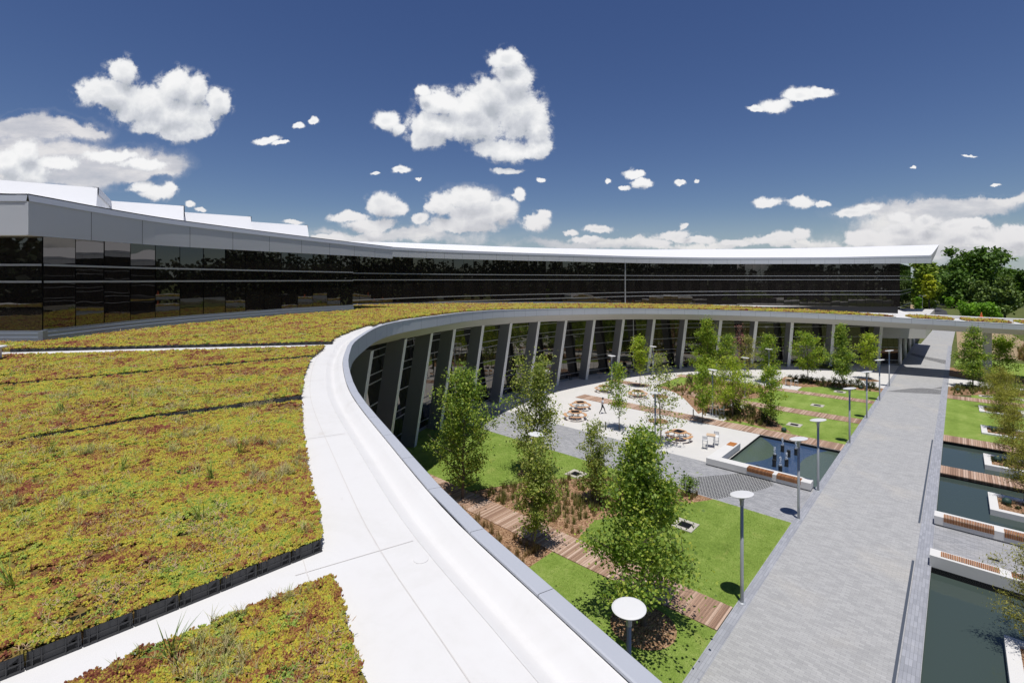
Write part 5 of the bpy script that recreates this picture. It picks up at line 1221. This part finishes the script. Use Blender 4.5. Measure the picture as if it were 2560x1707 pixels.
TR = [
 # label, base px, height, radius, kw
 ('big leafy tree on the mulch ring by the near boardwalk, tallest in the foreground', (1608,1562), dict(h=8.0, r=3.0, cb=.15, prof='pyramid', n1=46, leaves=18500, ls=.122, tr=.095, clump=.33, lpc=34), ('trunk','mid')),
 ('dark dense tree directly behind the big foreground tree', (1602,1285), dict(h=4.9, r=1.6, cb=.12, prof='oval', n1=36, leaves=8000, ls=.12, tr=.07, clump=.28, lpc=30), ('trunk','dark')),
 ('multi stemmed birch in the mulch between boardwalk and white roof edge', (1332,1368), dict(h=6.4, r=1.45, cb=.16, prof='column', n1=40, leaves=8500, ls=.11, tr=.06, stems=5, clump=.24, lpc=26), ('trunk_pale','birch')),
 ('tall airy birch with the lamp disc at its foot, in front of the leaning columns', (1330,1185), dict(h=9.4, r=2.35, cb=.15, prof='spread', n1=40, leaves=10500, ls=.13, tr=.085, stems=3, clump=.38, lpc=24), ('trunk_pale','birch')),
 ('dense dark green tree closest to the white roof edge on the left', (1157,1247), dict(h=8.3, r=2.6, cb=.10, prof='oval', n1=44, leaves=15000, ls=.125, tr=.09, clump=.30, lpc=28, upk=1.15), ('trunk','mid')),
 ('short bushy birch beside the square grate, left of the big tree', (1490,1262), dict(h=5.5, r=1.35, cb=.10, prof='oval', n1=34, leaves=7000, ls=.105, tr=.05, stems=5, clump=.24, lpc=24), ('trunk_pale','birch')),
 ('thin sparse tree with few scattered leaves in the middle of the plaza', (1652,1112), dict(h=8.0, r=2.7, cb=.14, prof='spread', n1=34, leaves=2300, ls=.15, tr=.065, clump=.34, lpc=9, upk=1.4), ('trunk_pale','birch')),
 ('slender young tree in its own mulch ring beside the walking man', (1548,1074), dict(h=6.3, r=1.35, cb=.22, prof='oval', n1=30, leaves=3600, ls=.13, tr=.045, clump=.25, lpc=20), ('trunk','fresh')),
 ('bright lime sapling just in front of the shaded columns', (1600,968), dict(h=6.9, r=1.25, cb=.30, prof='oval', n1=28, leaves=3600, ls=.17, tr=.05, clump=.26, lpc=22), ('trunk','lime')),
 ('tallest tree at the back of the planting, rising against the glass', (1770,945), dict(h=8.9, r=2.7, cb=.12, prof='pyramid', n1=44, leaves=9000, ls=.18, tr=.09, clump=.34, lpc=26), ('trunk','fresh')),
 ('slim upright tree at the bar table pad, standing by the boardwalk', (1756,1055), dict(h=5.6, r=1.3, cb=.22, prof='oval', n1=28, leaves=3800, ls=.14, tr=.045, clump=.25, lpc=22), ('trunk','fresh')),
 ('bright spreading layered tree in the middle of the planting', (1832,1041), dict(h=6.6, r=2.6, cb=.20, prof='spread', n1=34, leaves=9000, ls=.13, tr=.07, clump=.30, lpc=26, upk=.55), ('trunk','lime')),
 ('dark leafy tree behind the bright spreading tree', (1815,948), dict(h=6.2, r=1.7, cb=.18, prof='oval', n1=28, leaves=4500, ls=.16, tr=.06, clump=.28, lpc=24), ('trunk','mid')),
 ('russet nearly bare sapling against the lobby glass', (1848,936), dict(h=7.4, r=1.6, cb=.15, prof='oval', n1=40, leaves=700, ls=.12, tr=.05, clump=.3, lpc=6, upk=1.6), ('trunk_pale','red')),
 ('thin olive tinted tree beside the russet sapling', (1872,943), dict(h=6.0, r=1.35, cb=.16, prof='oval', n1=28, leaves=2600, ls=.15, tr=.045, clump=.28, lpc=18), ('trunk_pale','mixed')),
 ('back tree of the pair standing one behind the other at the lawn edge', (1922,957), dict(h=6.6, r=1.6, cb=.14, prof='oval', n1=32, leaves=5200, ls=.16, tr=.06, clump=.28, lpc=24), ('trunk','fresh')),
 ('front tree of the pair, oval crown over the pool lawn', (1927,1063), dict(h=5.6, r=1.35, cb=.24, prof='oval', n1=30, leaves=5200, ls=.13, tr=.05, clump=.25, lpc=26), ('trunk','fresh')),
 ('round headed tree behind the low dark shrubs, left of the cone shaped tree', (2020,957), dict(h=6.4, r=2.25, cb=.26, prof='round', n1=34, leaves=7000, ls=.16, tr=.07, clump=.30, lpc=26), ('trunk','fresh')),
 ('cone shaped tree on the far lawn with a straight trunk', (2105,973), dict(h=8.7, r=2.05, cb=.18, prof='pyramid', n1=44, leaves=8500, ls=.15, tr=.07, clump=.28, lpc=26), ('trunk','mid')),
 ('small bright sapling in the mulch slot nearest the promenade', (2172,948), dict(h=6.4, r=1.45, cb=.26, prof='oval', n1=28, leaves=3800, ls=.17, tr=.05, clump=.27, lpc=22), ('trunk','lime')),
 ('dark conical tree in front of the footbridge pier', (2432,970), dict(h=8.5, r=2.5, cb=.16, prof='pyramid', n1=44, leaves=9500, ls=.16, tr=.08, clump=.30, lpc=26), ('trunk','mid')),
 ('low bushy tree right of the footbridge pier', (2500,936), dict(h=5.0, r=2.1, cb=.08, prof='round', n1=30, leaves=6500, ls=.17, tr=.06, clump=.32, lpc=26), ('trunk','fresh')),
 ('feathery yellow green cypress in the far lawn planter', (2500,1026), dict(h=4.8, r=2.0, cb=.22, prof='spread', n1=46, leaves=8500, ls=.15, tr=.06, clump=.26, lpc=24, needle=True, upk=.6), ('trunk','cypress')),
 ('feathery yellow green cypress in the lawn planter next to the pond', (2512,1078), dict(h=4.6, r=1.5, cb=.2, prof='spread', n1=44, leaves=7500, ls=.14, tr=.055, clump=.24, lpc=24, needle=True, upk=.6), ('trunk','cypress')),
 ('feathery yellow green cypress in the pond planter between the boardwalks', (2530,1152), dict(h=4.6, r=1.35, cb=.18, prof='spread', n1=46, leaves=8500, ls=.13, tr=.055, clump=.22, lpc=24, needle=True, upk=.6), ('trunk','cypress')),
 ('feathery yellow green cypress in the planter behind the slatted bench', (2562,1256), dict(h=4.6, r=1.25, cb=.2, prof='spread', n1=44, leaves=8000, ls=.12, tr=.05, clump=.2, lpc=24, needle=True, upk=.6), ('trunk','cypress')),
 ('feathery yellow green cypress reaching in at the bottom right edge', (2612,1640), dict(h=4.5, r=1.5, cb=.16, prof='spread', n1=46, leaves=9000, ls=.11, tr=.055, clump=.2, lpc=24, needle=True, upk=.55), ('trunk','cypress')),
]
for i, (lab, px, kw, mt) in enumerate(TR):
    tree('cypress_tree' if 'cypress' in lab else 'birch_tree' if 'birch' in lab else 'young_tree', lab, 'tree', g2(*px), (M[mt[0]], LF[mt[1]]), 'courtyard trees', seed=100+i, **kw)
# ------------------------------------------------------------------ shrubs and ornamental grasses
LF['shrub'] = leafmat('dark shrub leaves', (0.028,0.042,0.014), (0.079,0.096,0.028), (0.175,0.193,0.061), .2); LF['shrub2'] = leafmat('green shrub leaves', (0.052,0.096,0.018), (0.140,0.228,0.035), (0.280,0.385,0.070), .3)
def shrub_mesh(seed, h, r, mat, n=900, ls=.09):
    T, V, F = tree_data(seed, h, r, cb=.02, prof='oval', n1=18, leaves=n, ls=ls, tr=.02, stems=4, clump=.13, lpc=18); return T, np_mesh('foliage', V, F, mat)
def shrub(label, u, v, seed, h, r, mat, grp):
    t = thing('shrub', label, 'shrub', W(u, v, .01), 0, grp); T, me = shrub_mesh(seed, h, r, LF[mat]); T.build('stem', M['trunk_dark'], t); o = bpy.data.objects.new('foliage', me); COL.objects.link(o); o.parent = t; return t
DS = 'dark shrubs beside the bar table pad'
s0 = shrub('dark brown green shrub in the planting beside the small paved pad and spreading tree', 54.2, -17.6, 31, 1.5, .75, 'shrub', DS)
for u, v, rz, s_ in ((55.6,-17.9,1,1.05),(53.4,-16.6,2,.95),(56.6,-19.0,3,1.1),(54.8,-16.0,4,.8)): dup(s0, W(u,v,.01), rz, None, DS, (s_,s_,s_))
s0b = shrub('dark brown green shrub at the foot of the front tree of the pair', 53.5, -14.4, 32, 1.25, .7, 'shrub', 'dark shrubs at the front tree')
for u, v, rz, s_ in ((52.9,-13.5,1,.85),(54.2,-14.8,2,.9)): dup(s0b, W(u,v,.01), rz, None, None, (s_,s_,s_))
s1 = shrub('low dark shrub in the straight row along the far concrete edge', 79.6, -8.2, 33, .85, .42, 'shrub', 'row of low dark shrubs')
for k in range(15): dup(s1, W(79.5-.12*k+random.Random(k).uniform(-.5,.3), -8.8-k*.62, .01), k*1.3, None, None, (.8+.4*random.Random(k+50).random(),)*3)
s2 = shrub('round green shrub in front of the dark conical tree by the pier', 88.6, 2.4, 35, 1.3, .95, 'shrub2', 'green shrubs by the pier')
for u, v, rz, s_ in ((88.0,4.0,1,1.1),(90.2,3.2,2,.9),(86.8,5.2,3,1.2),(88.2,1.2,4,.7)): dup(s2, W(u,v,.01), rz, None, None, (s_,s_,s_))
shrub('small leafy shrub at the corner of the dark setts beside the big tree', 32.0, -13.4, 36, 1.25, .6, 'shrub2', None)
shrub('low green bush on the far lawn wedge left of the tallest tree', 66.6, -27.6, 37, 1.3, .8, 'shrub', None)
# ornamental grass tufts: countless thin blades over the mulch
def tufts(name, label, spots, mats_, seed, hr=(.35,.75), nb=26, w_=.012):
    r = np.random.default_rng(seed); V, F = [], []
    for (u, v) in spots:
        n = int(nb*(.6+.8*r.random())); x, y, _ = W(u, v); hh = r.uniform(*hr)
        az = r.random(n)*6.28; el = 1.0+.5*r.random(n); L = hh*(.6+.5*r.random(n)); bx, by = x+r.normal(0,.06,n), y+r.normal(0,.06,n)
        dx, dy = np.cos(az), np.sin(az); tx, ty, tz = bx+dx*np.cos(el)*L, by+dy*np.cos(el)*L, np.sin(el)*L; mx, my, mz = (bx+tx)/2-dx*.03, (by+ty)/2-dy*.03, tz*.58
        for q in range(n):
            o = len(V); sx, sy = -dy[q]*w_, dx[q]*w_; V += [(bx[q]-sx,by[q]-sy,.01),(bx[q]+sx,by[q]+sy,.01),(mx[q]+sx,my[q]+sy,mz[q]),(mx[q]-sx,my[q]-sy,mz[q]),(tx[q]+sx*.2,ty[q]+sy*.2,tz[q]),(tx[q]-sx*.2,ty[q]-sy*.2,tz[q])]; F += [(o,o+1,o+2,o+3),(o+3,o+2,o+4,o+5)]
    o = bpy.data.objects.new(name, np_mesh(name, np.array(V), np.array(F), mats_)); COL.objects.link(o); return tag(o, label, 'ornamental grass', None, 'stuff')
M['tuft'] = leafmat('ornamental grass blades', (.07,.08,.02), (.17,.19,.05), (.34,.30,.12), .3); M['tuft_dry'] = leafmat('straw grass blades', (.14,.09,.04), (.30,.21,.10), (.44,.34,.19), .3)
def spots(seed, poly, n, gap=.0):
    r = np.random.default_rng(seed); A = np.array(poly); out = []
    P = r.random((n*6,2))*(A.max(0)-A.min(0))+A.min(0); k = inside(P[:,0], P[:,1], poly); return [tuple(p) for p in P[k][:n]]
B1 = [(22.5,-24.0),(27.0,-22.2),(29.0,-20.4),(32.3,-17.5),(32.4,-12.5),(30.1,-13.4),(27.5,-14.7),(24.8,-16.4),(22.5,-15.8)]
tufts('ornamental_grass', 'grass tufts in the mulch bed beside the near boardwalk', spots(1, B1, 190), M['tuft'], 1)
tufts('ornamental_grass', 'straw coloured grass in the mulch bed by the near boardwalk', spots(2, B1, 130), M['tuft_dry'], 2, (.25,.6))
tufts('ornamental_grass', 'grass tufts in the mulch strip under the white roof edge', spots(3, [(16,-30),(20.2,-30),(20.2,-16.2),(18.6,-16.2),(16,-16)], 190), M['tuft_dry'], 3, (.3,.7))
tufts('ornamental_grass', 'grass tufts in the curved mulch bed around the layered trees', spots(4, [(51.4,-19.6),(53,-20.8),(57.6,-24.0),(60.5,-27.6),(63,-28),(70,-28.4),(71,-20),(69,-18.2),(61,-19.6),(59,-17.6),(55,-14.2),(51.4,-13)], 330), M['tuft'], 4, (.35,.8), 22, .016)
tufts('ornamental_grass', 'straw grass in the curved mulch bed around the layered trees', spots(5, [(51.4,-19.6),(53,-20.8),(57.6,-24.0),(60.5,-27.6),(63,-28),(70,-28.4),(71,-20),(69,-18.2),(61,-19.6),(59,-17.6),(55,-14.2),(51.4,-13)], 200), M['tuft_dry'], 5, (.25,.6), 22, .016)
tufts('ornamental_grass', 'grass tufts behind the low dark shrub row', spots(6, [(77.6,-7.6),(80.6,-7.6),(80.6,-18.5),(76,-18.5),(76.5,-14)], 90), M['tuft'], 6, (.2,.5), 22, .016)
tufts('ornamental_grass', 'grass tufts in the bed right of the promenade', spots(7, [(82.2,-.7),(84,1.4),(86.4,3.4),(87.4,12),(88.4,12),(90.6,5),(89.8,1.0),(88,-.7)], 130), M['tuft'], 7, (.3,.8), 22, .018)
tufts('ornamental_grass', 'dry meadow growth beyond the footbridge on the right', spots(8, [(124,8),(146,9),(144,44),(112,46)], 900), M['tuft_dry'], 8, (.8,1.7), 30, .05)
tufts('ornamental_grass', 'greener weeds among the dry meadow growth beyond the footbridge', spots(9, [(122,8),(146,9),(144,44),(112,46)], 350), M['tuft'], 9, (.7,1.5), 30, .05)
for k, (a, u0, u1, v0, v1) in enumerate((('planter by the pond lawn',63.9,66.1,2.1,6.2),('pond planter between boardwalks',53.3,55.5,2.0,6),('pond planter behind the bench',43.3,45.5,2.0,6),('back lawn planter',74.1,76.3,2.2,5),('bottom right planter',25,27.4,1.9,6))):
    tufts('ornamental_grass', 'dark creeping plants in the '+a, spots(20+k, [(u0,v0),(u1,v0),(u1,v1),(u0,v1)], 60), LF['shrub'], 20+k, (.12,.3), 20, .016)
# short blades over the nearest lawns: soft edges and a nap that catches the sun
def blades(label, polys, per, seed):
    r = np.random.default_rng(seed); V = []
    for poly in polys:
        A = np.array(poly); lo, hi = A.min(0), A.max(0); n = int((hi-lo).prod()*per); P = lo+r.random((n,2))*(hi-lo); P = P[inside(P[:,0], P[:,1], poly)]; n = len(P)
        x = P[:,0]*PX+P[:,1]*QX; y = P[:,0]*PY+P[:,1]*QY; az = r.random(n)*6.283; h = r.uniform(.025,.065,n); l = r.uniform(.0,.05,n); wd = r.uniform(.005,.010,n); az2 = r.random(n)*6.283
        a = np.column_stack([x-np.cos(az)*wd, y-np.sin(az)*wd, np.full(n,.008)]); b = np.column_stack([x+np.cos(az)*wd, y+np.sin(az)*wd, np.full(n,.008)]); c = np.column_stack([x+np.cos(az2)*l, y+np.sin(az2)*l, h])
        V.append(np.stack([a,b,c], 1).reshape(-1,3))
    V = np.concatenate(V); o = bpy.data.objects.new('grass', np_mesh('grass', V, np.arange(len(V)).reshape(-1,3), M['blade'])); COL.objects.link(o); return tag(o, label, 'grass', None, 'stuff')
M['blade'] = leafmat('lawn blades', (.105,.18,.024), (.22,.325,.052), (.36,.44,.12), .3)
blades('short lawn grass around the near boardwalk and birches', [rect(14,20.36,-15.9,-7.34), [(22.36,-15.6),(24.8,-16.1),(27.5,-14.6),(30.1,-13.3),(32.56,-11.8),(32.5,-7.34),(22.36,-7.34)], [(22.36,-24.7),(32.6,-24.7),(32.6,-17.4),(29.1,-20.4),(27.1,-22.3)], rect(18,32.56,-36,-24.7)], 420, 77)
# ------------------------------------------------------------------ background trees right of the building and the wood behind the camera
LF['oak'] = leafmat('oak leaves', (0.042,0.081,0.016), (0.095,0.180,0.031), (0.197,0.319,0.051), .2); LF['oak2'] = leafmat('sunlit oak leaves', (0.078,0.130,0.022), (0.184,0.271,0.034), (0.395,0.472,0.051), .25); LF['yel'] = leafmat('yellow green leaves', (0.262,0.331,0.028), (0.578,0.600,0.047), (0.600,0.600,0.070), .3)
LF['pine'] = leafmat('pine needles', (0.057,0.100,0.028), (0.132,0.201,0.051), (0.262,0.355,0.082), .2); LF['bush'] = leafmat('bright bush leaves', (0.078,0.166,0.019), (0.197,0.378,0.034), (0.367,0.600,0.059), .3)
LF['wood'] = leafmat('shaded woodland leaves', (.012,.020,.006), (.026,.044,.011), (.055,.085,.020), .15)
def far_tree(name, lab, px, ybase, ytop, rpx, Y, kw, mat, bark='trunk_dark', grp='trees beyond the footbridge'):
    X = (px-1280)/1208.9*Y; z0 = 0.0; h = HCAM-(ytop-698.8)/1208.9*Y; r = rpx/1208.9*Y
    d = dict(cb=.18, prof='round', n1=40, leaves=9000, ls=r*.075, tr=h*.022, clump=r*.13, lpc=40); d.update(kw); d['leaves'] = int(d['leaves']*1.6); h -= .42*r*(d['prof'] == 'round' and h > 9)
    return tree(name, lab, 'tree', (X, Y, z0), (M[bark], LF[mat]), grp, h=h, r=r, **d)
far_tree('oak_tree', 'huge round dark oak, the tallest of the trees beyond the footbridge', 2432, 765, 634, 58, 262, dict(seed=301, leaves=15000, n1=60, cb=.22, ls=1.5), 'oak')
far_tree('oak_tree', 'sunlit oak against the end of the glass building', 2312, 760, 656, 34, 225, dict(seed=302, leaves=9000, cb=.1, ls=1.1), 'oak2')
far_tree('oak_tree', 'pale oak between the glass corner and the huge dark oak', 2352, 757, 662, 26, 285, dict(seed=303, leaves=7000, cb=.15, ls=1.2), 'oak')
far_tree('maple_tree', 'small yellow green tree in front of the sunlit oak', 2323, 757, 684, 15, 215, dict(seed=304, leaves=3500, cb=.4, ls=.8), 'yel')
far_tree('oak_tree', 'broad low dark oak in front of the huge oak', 2385, 766, 697, 44, 248, dict(seed=305, leaves=10000, cb=.12, ls=1.2), 'oak')
far_tree('pine_tree', 'soft green pine standing before the huge oak', 2446, 770, 707, 24, 236, dict(seed=306, leaves=7000, cb=.06, prof='oval', ls=.9), 'pine')
far_tree('pine_tree', 'green layered pine with a bare leaning trunk by the yellow meadow', 2512, 799, 690, 34, 178, dict(seed=307, leaves=9000, cb=.17, prof='pyramid', upk=.35, ls=.75), 'pine')
far_tree('oak_tree', 'dark oak behind the layered pine', 2520, 765, 681, 36, 285, dict(seed=308, leaves=8000, ls=1.3, cb=.1), 'oak')
far_tree('oak_tree', 'dark oak cut by the right edge of the photo', 2562, 765, 672, 26, 270, dict(seed=309, leaves=7000, ls=1.2, cb=.1), 'oak')
far_tree('oak_tree', 'grey green oak seen over the shoulder of the huge oak', 2498, 760, 666, 20, 330, dict(seed=310, leaves=4500, ls=1.3), 'oak')
far_tree('pine_tree', 'lower green pine between the soft pine and the layered pine', 2472, 778, 724, 22, 215, dict(seed=311, leaves=6000, cb=.05, prof='oval', ls=.8), 'pine')
far_tree('maple_tree', 'small sapling tree beside the far road lamp', 2297, 790, 744, 9, 200, dict(seed=312, leaves=2200, cb=.25, ls=.5), 'bush')
far_tree('maple_tree', 'small pale roadside tree at the far bend of the road', 2373, 768, 747, 11, 240, dict(seed=313, leaves=2000, cb=.15, ls=.6), 'bush')
far_tree('shrub_tree', 'wide bright green bush behind the footbridge parapet', 2428, 798, 767, 30, 168, dict(seed=314, leaves=9000, cb=.03, prof='round', ls=.55, stems=4), 'bush')
far_tree('shrub_tree', 'bright green bush joined to the wide bush by the orange cone', 2464, 800, 766, 26, 160, dict(seed=315, leaves=8000, cb=.03, prof='round', ls=.5, stems=4), 'bush')
far_tree('shrub_tree', 'small bush at the edge of the yellow meadow', 2497, 799, 786, 9, 172, dict(seed=316, leaves=1500, cb=.03, prof='round', ls=.4, stems=3), 'bush')
# closed wood on the skyline and behind the viewer (it shows in the glass)
def wood(name, lab, line, n, hr, seed, mat='oak', leaves=520, ls=1.7, depth=10):
    r = np.random.default_rng(seed); L = np.array(line, float); s = np.r_[0, np.cumsum(np.linalg.norm(np.diff(L, axis=0), axis=1))]; V = []
    for k in range(n):
        t = (k+r.random())/n*s[-1]; x, y = [np.interp(t, s, L[:,i]) for i in range(2)]; x += r.normal(0,depth*.4); y += r.normal(0,depth*.4); h = r.uniform(*hr); rr = h*r.uniform(.26,.40)
        m = leaves; d = r.normal(0,1,(m,3)); d /= np.linalg.norm(d, axis=1)[:,None]; q = r.random(m)**.4; c = np.array([x,y,h*.56])+d*q[:,None]*np.array([rr,rr,h*.46]); lump = (vnoise(c[:,0]*.35+c[:,2]*.3, c[:,1]*.35+c[:,2]*.2, seed) > .32); c = c[lump]; m = len(c)
        ax = r.normal(0,1,(m,3)); ax /= np.linalg.norm(ax, axis=1)[:,None]; b = np.cross(ax, r.normal(0,1,(m,3))); b /= np.linalg.norm(b, axis=1)[:,None]; z = ls*(.6+.8*r.random(m))[:,None]
        V.append(np.stack([c-ax*z*.5, c+b*z*.4, c+ax*z*.5, c-b*z*.4], 1).reshape(-1,3))
    V = np.concatenate(V); V[:,2] = np.maximum(V[:,2], .05); o = bpy.data.objects.new(name, np_mesh(name, V, np.arange(len(V)).reshape(-1,4), LF[mat])); COL.objects.link(o); return tag(o, lab, 'woodland', None, 'stuff')
wood('woodland', 'far dark wood along the skyline on the right', [(150,300),(250,330),(360,350),(470,330),(560,280)], 110, (12,21), 1, 'oak', 420, 2.4)
wood('woodland', 'wood behind the viewer mirrored in the upper glass', [(-85,30),(-95,-40),(-60,-95),(-20,-85),(30,-80),(75,-88)], 95, (19,26), 2, 'wood', 800, 1.6)
wood('woodland', 'wood beyond the ponds on the right, mirrored in the glass walls', [(142,112),(156,70),(148,15),(118,-35),(75,-80)], 80, (20,28), 3, 'wood', 900, 1.6, 8)
wood('woodland', 'small trees beyond the ponds mirrored in the lobby glass', [(62,-6),(85,-10),(106,8),(118,30)], 18, (8,12), 4, 'oak2', 600, .9, 6)
